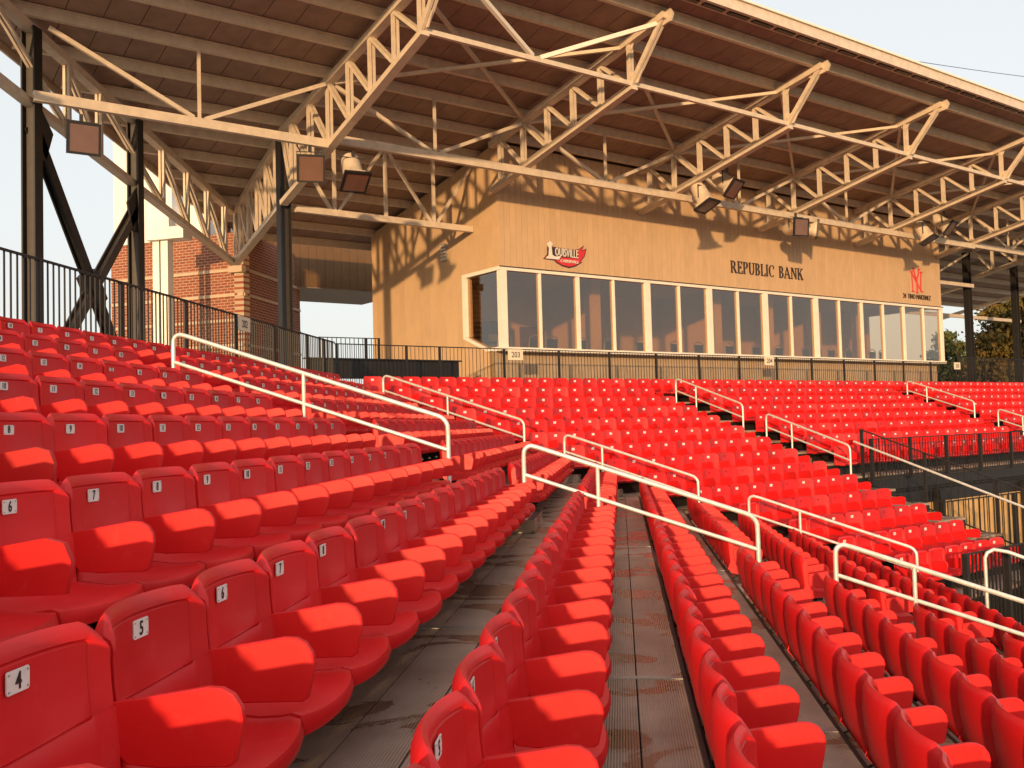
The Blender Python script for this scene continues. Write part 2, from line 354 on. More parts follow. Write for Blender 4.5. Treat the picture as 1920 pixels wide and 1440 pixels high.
for sx_ in (-.031, .031):
    for sz_ in (-.017, .017): pl.obox((sx_, .0035, sz_), Vector((.002, 0, 0)), Vector((0, .001, 0)), Vector((0, 0, .002)), 1)
PLATE = pl.mesh('number_plate', [WHITEP, GALV])
br = MB().bar((0, .0, .08), (0, .28, .212), .03, .035).bar((0, -.004, .02), (0, -.004, .16), .04, .012, up=Vector((0, 1, 0)))
BRACK = br.mesh('bracket', BLACK)
DIG = {}
def digits(n):
    if n not in DIG: DIG[n] = text_mesh('digits', str(n), .050, .0006, INK, bold=.0008, xs=.80)
    return DIG[n]
seats = []     # (section, row, number, along world pos Vector at tread, rotation, width, plate)
def add_seat(sec, i, num, pos, rz, w, first, plate): seats.append(dict(sec=sec, row=i, num=num, pos=pos, rz=rz, w=w, first=first, plate=plate))
RZN = -math.pi/2
RZU = math.atan2(-VD.y, -VD.x)-math.pi/2
NB = {1: (.596, .503), 2: (.515, .500), 3: (.295, .506), 4: (.157, .508), 5: (-.07, .519), 6: (-.168, .514), 7: (-.362, .536)}
for i in range(1, 14):
    nb, ns = NB.get(i, (None, None))
    if nb is None:
        ns = .505+.012*((i*3) % 4); nb = 9.55-.04*(i-7)-18*ns
    last = 19 if i in (6, 7) else 18
    for k in range(1, last+1):
        y = nb+ns*k
        if y < -.1: continue
        add_seat('near', i, k, Vector((xrow(i), y, ztread(i))), RZN, ns, k == 1, 1)
    ye = corner(P_*i)[1]-1.38; y0 = 11.12; n = round((ye-y0)/.51); w = (ye-y0)/n
    for k in range(n+1): add_seat('mid', i, k+1, Vector((xrow(i), y0+w*k, ztread(i))), RZN, w, k == 0, 1 if i < 7 else random.random() < .6)
k = -7; q = 0
while 8.971+.498*k < corner(0)[1]-.75:
    q += 1; add_seat('top', 0, 10+q if 10+q < 19 else q-8, Vector((X0, 8.971+.498*k, ztread(0))), RZN, .498, k == -7, 1); k += 1
UB = {1: 10.76, 2: 11.08, 3: 11.40, 4: 11.72, 5: 12.08, 6: 12.375, 7: 12.735, 8: 13.06, 9: 13.407, 10: 13.76, 11: 14.12, 12: 14.36, 13: 14.777}
UCNT = {1: 16, 2: 15, 3: 14, 4: 14, 5: 13, 6: 12, 7: 11, 8: 11, 9: 10, 10: 9, 11: 8, 12: 8, 13: 7}
for i in range(1, 14):
    e = 18.33-.04*i; w = (e-UB[i])/(UCNT[i]-1)
    for k in range(UCNT[i]): add_seat('203', i, k+1, UV(UB[i]+w*k, vrow(i), ztread(i)), RZU, w, k == 0, 1 if i < 7 else random.random() < .5)
    if i < 8:
        a0, a1 = 20.17-.035*i, 29.54-.05*i; n = 18; w = (a1-a0)/n
        for k in range(n+1): add_seat('204', i, k+1, UV(a0+w*k, vrow(i), ztread(i)), RZU, w, k == 0, not (i == 5 and 5 < k < 9) and not (i >= 7 and k < 8))
        a0 = 31.31-.05*i
        for k in range(24): add_seat('205', i, k+1, UV(a0+.51*k, vrow(i), ztread(i)), RZU, .51, k == 0, True)
for k in range(0, 68): add_seat('toprow', 0, k+1, UV(10.49+.4975*k, V0, ztread(0)), RZU, .4975, k == 0, k != 11)
def proj(p):
    d = p.dot(CF)
    if d < .2: return None
    return 960+FPX*p.dot(CR)/d, 720-FPX*p.dot(CU)/d, d
vis = []
for s in seats:
    s['d'] = 1e9
    q = proj(s['pos']+ZD*.5)
    if q:
        m = 350/q[2]
        if -m < q[0] < 1920+m and -m < q[1] < 1440+m: s['d'] = q[2]
seats = [s for s in seats if s['d'] < 1e8 or s['sec'] in ('near',)]
order = sorted([s for s in seats if s['d'] < 1e8], key=lambda s: s['d'])
for s in order[:300]: s['own'] = 1
SECW = {'near': 'section nearest the camera', 'mid': 'past the first aisle', '203': 'below sign 203', '204': 'section under sign 204', '205': 'section beyond sign 204', 'top': 'top row by the black fence'}
seen = set()
lo_mb = MB()
LO_SH = shell(.246, [-1, -.93, -.8, -.4, 0, .4, .8, .93, 1], PROF_LO); LO_ARM = arm(True)
LO_PL = MB().poly([(-.036, 0, -.024), (.036, 0, -.024), (.036, 0, .024), (-.036, 0, .024)], Vector((0, .004, 0)))
LO_HO = MB().poly([(-.012, 0, -.012), (.012, 0, -.012), (.012, 0, .012), (-.012, 0, .012)], Vector((0, .004, 0)))
def put(dst, src, M, m=0):
    k = len(dst.v); dst.v += [M @ v for v in src.v]; dst.f += [tuple(k+i for i in f) for f in src.f]; dst.m += [m]*len(src.f)
for s in seats:
    sx = s['w']/.51
    if s.get('own'):
        if s['sec'] == 'top': lab = 'red seat in the top row beside the black fence, %s from the photo edge' % ORDN[s['num']-11 if s['num'] > 10 else s['num']+7]
        else:
            lab = 'red seat, %s from the aisle, %s row from the top, %s' % (ORDN[s['num']-1], ORDN[s['row']], SECW[s['sec']])
        o = thing('stadium_seat', s['pos'], lab, 'seat', 'red seats in the stands', rz=s['rz']+random.gauss(0, .006))
        inst('seat_shell', SHELL, o, scale=(sx, 1, 1), rot=(random.gauss(0, .006), 0, 0)); inst('armrest', ARM, o, (-s['w']/2, 0, 0))
        if s['first']: inst('armrest', ARM, o, (s['w']/2, 0, 0))
        inst('bracket', BRACK, o)
        if s['plate']:
            p = inst('number_plate', PLATE, o, (0, .0055, LAB))
            if s['sec'] != 'toprow': inst('digits', digits(s['num']), p, (0, .0042, -.001), rot=(math.pi/2, 0, math.pi))
        else: pass
    else:
        M = Matrix.Translation(s['pos']) @ Matrix.Rotation(s['rz']+random.gauss(0, .012), 4, 'Z') @ Matrix.Rotation(random.gauss(0, .012), 4, 'X') @ Matrix.Diagonal((sx, 1, 1, 1))
        rm = random.choice((0, 0, 0, 0, 3, 4)); rm2 = random.choice((0, 0, 0, 4))
        put(lo_mb, LO_SH, M, rm); put(lo_mb, LO_ARM, M @ Matrix.Translation((-.255, 0, 0)), rm2)
        if s['first']: put(lo_mb, LO_ARM, M @ Matrix.Translation((.255, 0, 0)), rm2)
        put(lo_mb, LO_PL if s['plate'] else LO_HO, M @ Matrix.Translation((0, .006, LAB)), 1 if s['plate'] else 2)
REDB = mat('red_plastic_faded', (.68, .026, .023), .5, var=.10, vscale=2.2); REDC = mat('red_plastic_deep', (.50, .009, .009), .44, var=.10, vscale=2.2)
far = lo_mb.build('far_seats', [RED, WHITEP, LOGOB, REDB, REDC], smooth=50); flat_caps(far.data)
tag(far, 'mass of red seats filling the far sections below the press box', 'seats', kind='stuff')
# seat rails under each block of seats
byblock = {}
for s in seats: byblock.setdefault((s['sec'], s['row']), []).append(s)
for (sec, i), L in byblock.items():
    A, B = L[0], L[-1]; fw = Matrix.Rotation(A['rz'], 3, 'Z') @ Vector((0, 1, 0)); al = (B['pos']-A['pos']).normalized() if len(L) > 1 else fw.cross(ZD)
    MB().bar(A['pos']+fw*.19+ZD*.206-al*.2, B['pos']+fw*.19+ZD*.206+al*.2, .06, .035).build('seat_beam', BLACK, deck)

# ------------------------------------------------------------------ aisle steps
def step(sec, off_row, c, w, ang, label):
    i = off_row; zt = ztread(i); h = R_/2
    o = thing('aisle_step', c, label, 'step', 'aisle steps', rz=ang)
    b = MB().box(-w/2, w/2, BACK+.003, .36, .0, h).v
    MB0 = MB().box(-w/2, w/2, BACK+.003, .36, .003, h); me = MB0.mesh('step_box', ALU); inst('step_box', me, o)
    me = MB().box(-w/2+.01, w/2-.01, .28, .35, h, h+.004).mesh('tread_strip', BLACK); inst('tread_strip', me, o)
for i in range(1, 14):
    step('N', i, Vector((xrow(i), 10.32, ztread(i))), .98, RZN, 'small aluminium step in the first aisle, beside the %s row from the top' % ORDN[i])
    if i < 11: step('U', i, UV(19.22-.04*i, vrow(i), ztread(i)), .98, RZU, 'small aluminium step between signs 203 and 204, beside the %s row from the top' % ORDN[i])
    if i < 7: step('U', i, UV(30.42-.04*i, vrow(i), ztread(i)), .98, RZU, 'small aluminium step beyond sign 204, beside the %s row from the top' % ORDN[i])
    x, y = corner(P_*i)
    step('M', i, Vector((x-.02, y-.62, ztread(i))), .8, (RZN+RZU)/2, 'small aluminium step in the corner aisle, beside the %s row from the top' % ORDN[i])

# ------------------------------------------------------------------ pipe handrails in the aisles
def zrail(off): return 1.15-.3432*(off-1.06)
def pipe_rail(P, o0, o1, label, posts, r=.0245, curl=.13, curl1=.10):
    """P(off) -> plan point; rail follows the slope from offset o0 (high end) to o1"""
    o = thing('pipe_handrail', P(o0).to_3d()+ZD*ztread(int(o0/P_)), label, 'handrail', 'pipe handrails in the aisles')
    def pt(off, dz=0): return P(off).to_3d()+ZD*(zrail(off)+dz)
    def foot(off): return P(off).to_3d()+ZD*(ztread(max(0, int((off-BACK)/P_))))
    L = [foot(o0), pt(o0, -curl-.05)]
    for t in range(1, 6):
        a = t/6*math.pi/2; L.append(pt(o0+curl*(1-math.cos(a))*.9, 0)+ZD*(-curl*(1-math.sin(a))))
    L += [pt(o0+curl+.02), pt(o1-curl1-.02)]
    for t in range(1, 6):
        a = t/6*math.pi/2; L.append(pt(o1-curl1*(1-math.sin(a)), 0)-ZD*(curl1*(1-math.cos(a))))
    L += [pt(o1, -curl1-.06), foot(o1)]
    MB().tube(L, r, 12).build('top_rail', RAILW, o, smooth=50)
    MB().tube([pt(o0, -.335), pt(o1, -.335)], r*.86, 10).build('mid_rail', RAILW, o, smooth=50)
    for q in [o0, o1]+posts: MB().obox(foot(q)+ZD*.008, Vector((.065, 0, 0)), Vector((0, .065, 0)), ZD*.007).build('foot_plate', GALV, o)
    for q in posts: MB().tube([foot(q), pt(q, -.01)], r*.9, 10).build('post', RAILW, o, smooth=50)
    return o
PN = lambda off: Vector((X0+off, 10.3))
def PM(off):
    x, y = corner(off); return Vector((x-.02, y-.34))
def PU(u): return lambda off: UV(u, V0-off, 0).to_2d()
pipe_rail(PN, 1.06, 4.14, 'long white pipe handrail crossing the seats at middle left, uppermost in the first aisle', [2.55])
pipe_rail(PN, 4.95, 7.36, 'white pipe handrail crossing the picture centre, below the long upper one', [5.73])
pipe_rail(PN, 8.13, 11.2, 'white pipe handrail over the lower rows, running out of the photo edge', [8.9])
pipe_rail(PM, 1.0, 4.13, 'thin white handrail running up to the black panel by the press box corner', [2.5])
pipe_rail(PM, 4.93, 7.34, 'thin white handrail in the corner aisle, just past the picture centre', [5.65])
pipe_rail(PM, 8.16, 10.6, 'white handrail lowest in the corner aisle, above the lower seats', [8.95])
pipe_rail(PU(19.2), 1.0, 3.28, 'small white handrail below the bank lettering, upper one', [1.72])
pipe_rail(PU(19.2), 4.0, 6.33, 'small white handrail ending beside the black guard corner', [4.75])
pipe_rail(PU(30.35), 1.0, 3.3, 'tiny white handrail on the far stairs below sign 205', [1.7])
pipe_rail(PU(30.35), 4.05, 6.4, 'tiny white handrail at the photo edge, lower part of far stairs', [4.8])

# ------------------------------------------------------------------ black picket fences
BAL = {}
def picket_fence(name, A, B, zt0, zt1, h, label, posts, each, spacing=.112, top=.045, pw=.05, sub=None, bw=.016):
    A, B = Vector(A), Vector(B); L = (B-A).length; d = (B-A).normalized()
    o = thing(name, A+ZD*(zt0-h), label, 'fence', 'black picket fences')
    def at(t, dz=0): return A+d*t+ZD*(zt0+(zt1-zt0)*t/L+dz)
    MB().bar(at(0), at(L), top, .022).build('top_rail', BLACK, o); MB().bar(at(0, -h+.06), at(L, -h+.06), .03, .03).build('bottom_rail', BLACK, o)
    for t in posts:
        c = at(t); me = MB().obox(c-ZD*(h/2-.012), d*(pw/2), d.cross(ZD)*(pw/2), ZD*(h/2)); me.build('post', BLACK, o)
    n = int(L/spacing); mb = MB(); hh = h-.07
    key = (round(hh, 3), bw)
    if each and key not in BAL: BAL[key] = MB().box(-bw/2, bw/2, -bw/2, bw/2, -hh, 0).mesh('baluster', BLACK)
    for k in range(1, n):
        t = k*L/n
        if any(abs(t-q) < .04 for q in posts): continue
        c = at(t, -.008)
        if each: inst('baluster', BAL[key], o, c-ORG[o.name])
        else: mb.obox(c-ZD*hh/2, d*(bw/2), d.cross(ZD)*(bw/2), ZD*(hh/2))
    if not each: tag(mb.build('balusters', BLACK, o), kind='stuff')
    return o
FX = -6.45; FV = 20.2; FZ = 2.02
fcy = (FV-VD.x*FX)/VD.y; fcu = FX*UD.x+fcy*UD.y
ny0 = 8.45
picket_fence('picket_fence', (FX, ny0, 0), (FX, fcy, 0), FZ, FZ, 1.28, 'black picket fence behind the top row, in front of the brick building', [12.03-ny0-1.83, 12.03-ny0, 13.9-ny0, 15.83-ny0, 17.68-ny0, 19.6-ny0, 20.75-ny0], True)
picket_fence('picket_fence', UV(fcu, FV, 0), UV(37.2, FV, 0), FZ-.03, FZ-.03, 1.25, 'black picket fence behind the top row, in front of the press box', [.06, 1.9, 2.84]+[14.69-fcu+1.824*k for k in range(13)], False, bw=.010)
picket_fence('picket_fence', UV(37.3, FV+.3, 0), UV(58, FV+.3, 0), 2.25, 2.25, 1.45, 'black picket fence beyond the press box, in front of the trees', [.06+2*k for k in range(10)], False, bw=.02)
pa, pb = lift(597, 632, VD, 23.6), lift(712, 635, VD, 23.6)
ca = Vector((pa.x, pa.y, 0)); cb = Vector((pb.x, pb.y, 0))
picket_fence('picket_fence', ca, cb, pa.z, pb.z, 1.75, 'short black fence across the open passage beside the press box wall', [.03, (cb-ca).length*.76, (cb-ca).length-.03], False, spacing=.13)
# black steel panel behind the fence
bp_ = thing('steel_panel', UV(9.6, 20.95, CZ), 'long black steel panel behind the fence left of the press box', 'panel')
MB().uvbox(9.55, 13.75, 20.9, 20.98, 1.27, 1.69).build('plate', BLACK, bp_)
MB().uvbox(9.5, 13.82, 20.84, 21.04, 1.69, 1.72).build('cap_flange', BLACK, bp_); MB().uvbox(9.5, 13.82, 20.84, 21.04, 1.235, 1.27).build('bottom_flange', BLACK, bp_)
for u in (10.2, 13.2): MB().uvbox(u, u+.1, 20.9, 21.0, CZ, 1.235).build('leg', BLACK, bp_)

# ------------------------------------------------------------------ section signs on the fences
def sign(c, right, num, w, h, label):
    nrm = right.cross(ZD) if True else None
    o = thing('section_sign', c, label, 'sign', 'section number signs')
    MB().obox(c, right*(w/2), nrm*.012, ZD*(h/2)).build('plate', SIGN, o)
    me = text_mesh('numerals', num, h*.74, .002, LETTER, bold=.001, xs=.92); t = inst('numerals', me, o)
    M = Matrix((right, ZD, nrm)).transposed().to_4x4(); M.translation = nrm*.0145+Vector((0, 0, -.008)); t.matrix_local = M
sN = Vector((0, 1, 0)); 
sign(Vector((FX+.04, 16.1, 1.885)), sN, '202', .5, .25, 'cream 202 sign on the fence before the brick building')
sign(UV(15.03, FV-.04, 1.845), UD, '203', .47, .28, 'cream 203 sign on the fence below the press box corner')
sign(UV(25.22, FV-.04, 1.865), UD, '204', .45, .28, 'cream 204 sign on the fence below the bank lettering')
sign(UV(36.6, FV-.04, 1.87), UD, '205', .43, .27, 'cream 205 sign at the far end of the press box')

# ------------------------------------------------------------------ press box
PB = thing('press_box', UV(15.33, 21.2, CZ), 'tan press box building with a long band of windows under the canopy', 'building')
u0, u1, vf, vb = 15.33, 37.5, 21.2, 28.4
PWN = (u1-u0)/16; ZS, ZT = 2.14, 4.24
b = MB(); b.uvbox(u0+.03, u1-.03, vf+.03, vf+.2, ZT+.1, zroof(vf+.2)+.1); b.build('front_wall', TANB, PB)
def side_poly(u, v0, v1, z0, zf): return [UV(u, v0, z0), UV(u, v1, z0), UV(u, v1, zf(v1)), UV(u, v0, zf(v0))]
MB().poly(side_poly(u0+.03, vf+1.8, vb, CZ, lambda v: zroof(v)+.1), UD*.15).build('side_wall', TANB, PB)
MB().poly(side_poly(u0+.03, vf+.03, vf+1.8, ZT+.1, lambda v: zroof(v)+.1), UD*.15).build('side_wall', TANB, PB)
MB().poly([UV(u0+.03, vf+.35, CZ), UV(u0+.03, vf+1.8, CZ), UV(u0+.03, vf+1.8, 2.58), UV(u0+.03, vf+.70, 2.16), UV(u0+.03, vf+.35, 2.08)], UD*.15).build('side_wall', TANB, PB)
b = MB(); b.uvbox(u0+.06, u1-.06, vf+.35, vf+.5, CZ, ZS-.08); b.build('lower_wall', TANB, PB)
# cladding boards, one by one
nb = 110; w = (u1-u0)/nb; h = zroof(vf)+.05-(ZT+.10)
CB = MB().box(.004, w-.004, -.0, .03, 0, h).mesh('cladding_board', TAN)
for k in range(nb):
    o = inst('cladding_board', CB, PB, UV(u0+w*(k+1), vf+.03, ZT+.10)-ORG[PB.name], rot=(0, 0, RZU))
CL = MB().box(.008, w-.008, 0, .04, 0, ZS-.1-CZ).mesh('cladding_board', mat('grey_brown_siding', (.42, .30, .19), .55, var=.08, objrand=.05))
for k in range(nb): inst('cladding_board', CL, PB, UV(u0+w*(k+1), vf+.35, CZ)-ORG[PB.name], rot=(0, 0, RZU))
nsd = 24; ws = (vb-vf)/nsd
for k in range(nsd):
    va, vb_ = vf+ws*k+.004, vf+ws*(k+1)-.004
    if vb_ < vf+1.8:
        MB().poly(side_poly(u0, va, vb_, ZT+.10, lambda v: zroof(v)+.05), UD*.03).build('cladding_board', TAN, PB)
        if va > vf+.35: MB().poly(side_poly(u0, va, vb_, CZ, lambda v: 2.10+max(0, (v-vf-.70))*.40 if v > vf+.7 else 2.08), UD*.03).build('cladding_board', TAN, PB)
    else: MB().poly(side_poly(u0, va, vb_, CZ, lambda v: zroof(v)+.05), UD*.03).build('cladding_board', TAN, PB)
# window band
MB().uvbox(u0-.03, u1+.03, vf-.05, vf+.2, ZT, ZT+.10).build('window_head', TRIM, PB)
MB().uvbox(u0-.04, u1+.04, vf-.09, vf+.32, ZS-.10, ZS).build('window_sill', TRIM, PB)
MB().uvbox(u0-.03, u1+.03, vf-.07, vf-.05, ZT+.085, ZT+.112).build('head_flashing', LETTER, PB)
for k in range(17):
    big = k in (0, 4, 6, 8, 10, 16)
    hw_ = .11 if big else (.055 if k % 2 == 0 else .032)
    uc = u0+PWN*k
    ua, ub_ = (u0, u0+.22) if k == 0 else (u1-.16, u1) if k == 16 else (uc-hw_, uc+hw_)
    MB().uvbox(ua, ub_, vf-.03-(.012 if big else 0), vf+.12, ZS, ZT).build('mullion', TRIM, PB)
for k in range(16): MB().uvbox(u0+PWN*k+(.22 if k == 0 else .03), u0+PWN*(k+1)-.03, vf+.03, vf+.038, ZS, ZT).build('pane', GLASS, PB)
# side window with the raked sill
MB().uvbox(u0-.03, u0+.2, vf+1.62, vf+1.80, 2.55, ZT).build('side_jamb', TRIM, PB)
MB().uvbox(u0-.032, u0+.2, vf+.2, vf+1.8, ZT, ZT+.10).build('side_head', TRIM, PB)
MB().bar(UV(u0+.08, vf+.68, 2.13), UV(u0+.08, vf+1.80, 2.56), .22, .09).build('raked_sill', TRIM, PB)
MB().uvbox(u0-.03, u0+.2, vf+.12, vf+.70, 2.06, 2.15).build('side_sill', TRIM, PB)
MB().poly([UV(u0+.05, vf+.12, 2.15), UV(u0+.05, vf+.68, 2.17), UV(u0+.05, vf+1.62, 2.53), UV(u0+.05, vf+1.62, ZT), UV(u0+.05, vf+.12, ZT)], UD*.008).build('pane', GLASS, PB)
# room behind the glass
MB().uvbox(u0+.2, u1-.2, vf+.5, 26.2, CZ+.02, 1.45).build('room_floor', CARPET, PB)
MB().uvbox(u0+.2, u1-.1, vf+.2, 26.2, 4.62, 4.7).build('room_ceiling', INTC, PB)
MB().uvbox(u0+.2, u1-.2, 26.2, 26.35, 1.25, 4.62).build('room_back_wall', INTW, PB)
for k in range(1, 16, 2):
    if k in (3, 7, 9, 11, 13): MB().uvbox(u0+PWN*k+.2, u0+PWN*k+.55, vf+1.2, vf+1.55, 1.25, 4.62).build('room_column', INTW, PB)
for k in (4, 8, 12): MB().uvbox(u0+PWN*k-.06, u0+PWN*k+.06, vf+2.4, 26.2, 1.25, 4.62).build('partition', INTW, PB)
MB().uvbox(u0+1.2, u0+2.3, 26.12, 26.2, 1.25, 3.35).build('room_door', DESK, PB); MB().uvbox(u0+4.4, u0+5.4, 26.12, 26.2, 1.25, 3.35).build('room_door', DESK, PB)
MB().uvbox(u0+.4, u1-.3, vf+.52, vf+.85, 1.98, 2.04).build('counter', DESK, PB); MB().uvbox(u0+.4, u1-.3, vf+.53, vf+.56, 1.25, 1.98).build('counter_panel', DESK, PB)
MB().uvbox(u1-.2, u1-.03, vf+.03, 28.4, 4.3, 7.4).build('end_wall', TAN, PB); MB().uvbox(u1-.2, u1-.03, 24.5, 28.4, CZ, 4.3).build('end_wall', TAN, PB); MB().uvbox(u1-.2, u1-.03, vf+.35, 24.5, CZ, ZS).build('end_wall', TAN, PB)
MB().uvbox(u0+.2, u1-.2, 28.2, 28.4, CZ, 7.0).build('back_wall', TAN, PB)
# chairs and machines seen through the glass
def room_chair(u, v, z, i):
    o = thing('office_chair', UV(u, v, z), 'chrome framed chair behind the press box glass, %s along the counter' % ORDN[i], 'chair', 'chairs inside the press box')
    L = [UV(u-.24, v+.25, z), UV(u-.24, v-.25, z+.05), UV(u-.24, v-.25, z+.65)]
    for t in range(1, 8):
        a = math.pi*t/8; L.append(UV(u-.24*math.cos(a), v-.25, z+.98+.16*math.sin(a)) if 0 < t < 8 else L[-1])
    L += [UV(u+.24, v-.25, z+.65), UV(u+.24, v-.25, z+.05), UV(u+.24, v+.25, z)]
    MB().tube(L, .016, 8).build('chrome_frame', CHROME, o, smooth=50)
    MB().uvbox(u-.22, u+.22, v-.24, v+.2, z+.45, z+.51).build('seat', BLACK, o); MB().uvbox(u-.2, u+.2, v-.245, v-.215, z+.62, z+1.05).build('backrest', BLACK, o)
for i, uu in enumerate([u0+PWN*a for a in (.55, 1.35, 1.8, 2.6, 3.45, 4.4, 5.5, 6.3, 7.4, 8.4, 9.3, 10.4, 10.9, 11.5, 12.3, 13.4, 13.9)]): room_chair(uu, vf+1.15, 1.46, i)
o = thing('vending_machine', UV(u0+2.5, 25.9, 1.45), 'lit cabinet seen through the second press box window', 'cabinet')
MB().uvbox(u0+2.5, u0+3.4, 25.5, 26.1, 1.45, 3.4).build('body', BLACK, o)
for k in range(4): MB().uvbox(u0+2.6, u0+3.25, 25.44, 25.498, 1.75+.33*k, 1.98+.33*k).build('shelf_front', SIGN, o)

# lettering and emblems on the front wall
WV = vf-.004
def wall_text(name, body, u, z, size, m, bold=0, xs=1, parent=PB, out=0, tilt=0, space=1):
    me = text_mesh(name, body, size, .012, m, bold, xs, space=space); t = inst(name, me, parent)
    ri = UD*math.cos(tilt)+ZD*math.sin(tilt); up = ZD*math.cos(tilt)-UD*math.sin(tilt)
    M = Matrix((ri, up, -VD)).transposed().to_4x4(); M.translation = UV(u, WV-.012-out, z)-ORG[parent.name]; t.matrix_local = M; return t
SERIF = {}   # letters as strokes on a 1-high grid: thick stems, thin arms and slab serifs
def serif_text(name, body, ua, ub, z, hgt, m, thick=.15):
    def arc(cx, cy, rx, ry, a0, a1, t0, t1, n=10):
        P = []
        for k in range(n+1):
            a = math.radians(a0+(a1-a0)*k/n); P.append((cx+rx*math.cos(a), cy+ry*math.sin(a)))
        Q = []
        for k in range(n+1):
            a = math.radians(a1+(a0-a1)*k/n); tx = t0+(t1-t0)*abs(math.cos(a)); Q.append((cx+(rx-tx)*math.cos(a), cy+(ry-t0*.6)*math.sin(a)))
        return P+Q
    T = thick; t = .055
    def stem(x): return [[(x, 0), (x+T, 0), (x+T, 1), (x, 1)], [(x-.06, 0), (x+T+.06, 0), (x+T+.06, t), (x-.06, t)], [(x-.06, 1-t), (x+T+.06, 1-t), (x+T+.06, 1), (x-.06, 1)]]
    def G(c):
        if c == 'I': return stem(.07), .3
        if c == 'L': return stem(.07)+[[(.07, 0), (.6, 0), (.6, t), (.07, t)], [(.55, 0), (.6, 0), (.62, .25), (.58, .25)]], .64
        if c == 'E': return stem(.07)+[[(.07, 0), (.6, 0), (.6, t), (.07, t)], [(.07, 1-t), (.58, 1-t), (.58, 1), (.07, 1)], [(.2, .49), (.45, .49), (.45, .55), (.2, .55)], [(.55, 0), (.6, 0), (.63, .24), (.59, .24)], [(.53, .78), (.57, .78), (.58, 1), (.54, 1)], [(.42, .40), (.46, .40), (.46, .64), (.42, .64)]], .67
        if c == 'P': return stem(.07)+[arc(.27, .73, .35, .27, 90, -90, .06, .16), [(.2, .94), (.28, .94), (.28, 1), (.2, 1)], [(.2, .46), (.28, .46), (.28, .52), (.2, .52)]], .68
        if c == 'R': return G('P')[0]+[[(.30, .5), (.44, .5), (.76, .0), (.60, .0)], [(.58, 0), (.80, 0), (.80, t), (.58, t)]], .84
        if c == 'B': return stem(.07)+[arc(.27, .75, .30, .25, 90, -90, .06, .15), arc(.27, .26, .36, .26, 90, -90, .06, .16), [(.2, .94), (.28, .94), (.28, 1), (.2, 1)], [(.2, .475), (.28, .475), (.28, .53), (.2, .53)], [(.2, 0), (.28, 0), (.28, .06), (.2, .06)]], .70
        if c == 'C': return [arc(.45, .5, .42, .51, 48, 312, .06, .16, 20), [(.68, .66), (.73, .66), (.73, .95), (.70, .95)]], .80
        if c == 'U': return [[(.07, .3), (.07+T, .3), (.07+T, 1), (.07, 1)], [(.0, 1-t), (.30, 1-t), (.30, 1), (.0, 1)], [(.62, .3), (.69, .3), (.69, 1), (.62, 1)], [(.54, 1-t), (.78, 1-t), (.78, 1), (.54, 1)], arc(.38, .32, .31, .33, 180, 360, .07, .12)], .80
        if c == 'A': return [[(.0, 0), (.07, 0), (.42, .96), (.38, 1)], [(.36, 1), (.44, 1), (.83, 0), (.66, 0)], [(.18, .32), (.62, .32), (.60, .38), (.2, .38)], [(-.05, 0), (.2, 0), (.2, t), (-.05, t)], [(.58, 0), (.90, 0), (.90, t), (.58, t)]], .88
        if c == 'N': return [[(.1, 0), (.16, 0), (.16, 1), (.1, 1)], [(.02, 1-t), (.2, 1-t), (.2, 1), (.02, 1)], [(.08, 1), (.26, 1), (.76, .0), (.70, .0)], [(.70, 0), (.76, 0), (.76, 1), (.70, 1)], [(.02, 0), (.25, 0), (.25, t), (.02, t)], [(.60, 1-t), (.85, 1-t), (.85, 1), (.60, 1)]], .9
        if c == 'K': return stem(.07)+[[(.2, .42), (.27, .50), (.72, 1), (.62, 1)], [(.33, .52), (.46, .60), (.80, 0), (.62, 0)], [(.55, 0), (.86, 0), (.86, t), (.55, t)], [(.52, 1-t), (.80, 1-t), (.80, 1), (.52, 1)]], .86
        return [], .5
    adv = []; x = 0
    for c in body: gl, wd = G(c); adv.append((x, gl)); x += wd+.10
    sc = (ub-ua)/x
    for c, (xx, gl) in zip(body, adv):
        if not gl: continue
        mb = MB()
        for q, P in enumerate(gl): mb.poly([UV(ua+(xx+a)*sc, WV-.002*(q % 4), z+b_*hgt) for a, b_ in P], -VD*(.03+.0015*q))
        mb.build(name, m, PB)
serif_text('bank_letter', 'REPUBLIC BANK', 24.72, 28.56, 4.845, .40, LETTER)
wall_text('plaque_text', '24  TINO MARTINEZ', 35.72, 4.655, .27, LETTER, bold=.0, xs=.80)
# interlocked NY monogram
mb = MB(); E_ = lambda a, b_: UV(35.28+a*.86, WV, 4.86+b_*.92)
def stroke(pts, wd, q):
    for (a, b_), (c, d_) in zip(pts[:-1], pts[1:]):
        A, B = E_(a, b_), E_(c, d_); mb.bar(A-VD*(.012+.003*q), B-VD*(.012+.003*q), .02+.004*q, wd*.8, up=UD if abs((B-A).z) > .01 else ZD)
stroke([(.18, .02), (.17, .42), (.12, .86)], .07, 0); stroke([(.10, .84), (.50, .44), (.90, .04)], .075, 1); stroke([(.84, .10), (.86, .46), (.90, .88)], .07, 2)
stroke([(.30, 1.0), (.38, .74), (.52, .52)], .06, 3); stroke([(.72, 1.0), (.66, .74), (.52, .52)], .06, 4); stroke([(.52, .54), (.53, .25), (.52, -.02)], .075, 5)
for a, b_ in ((.18, .02), (.52, -.02), (.90, .04), (.30, 1.0), (.72, 1.0), (.11, .86), (.90, .88)): stroke([(a-.09, b_), (a+.09, b_)], .05, 6)
mb.build('monogram', mat('logo_pink', (.66, .06, .07), .5, var=.08), PB)
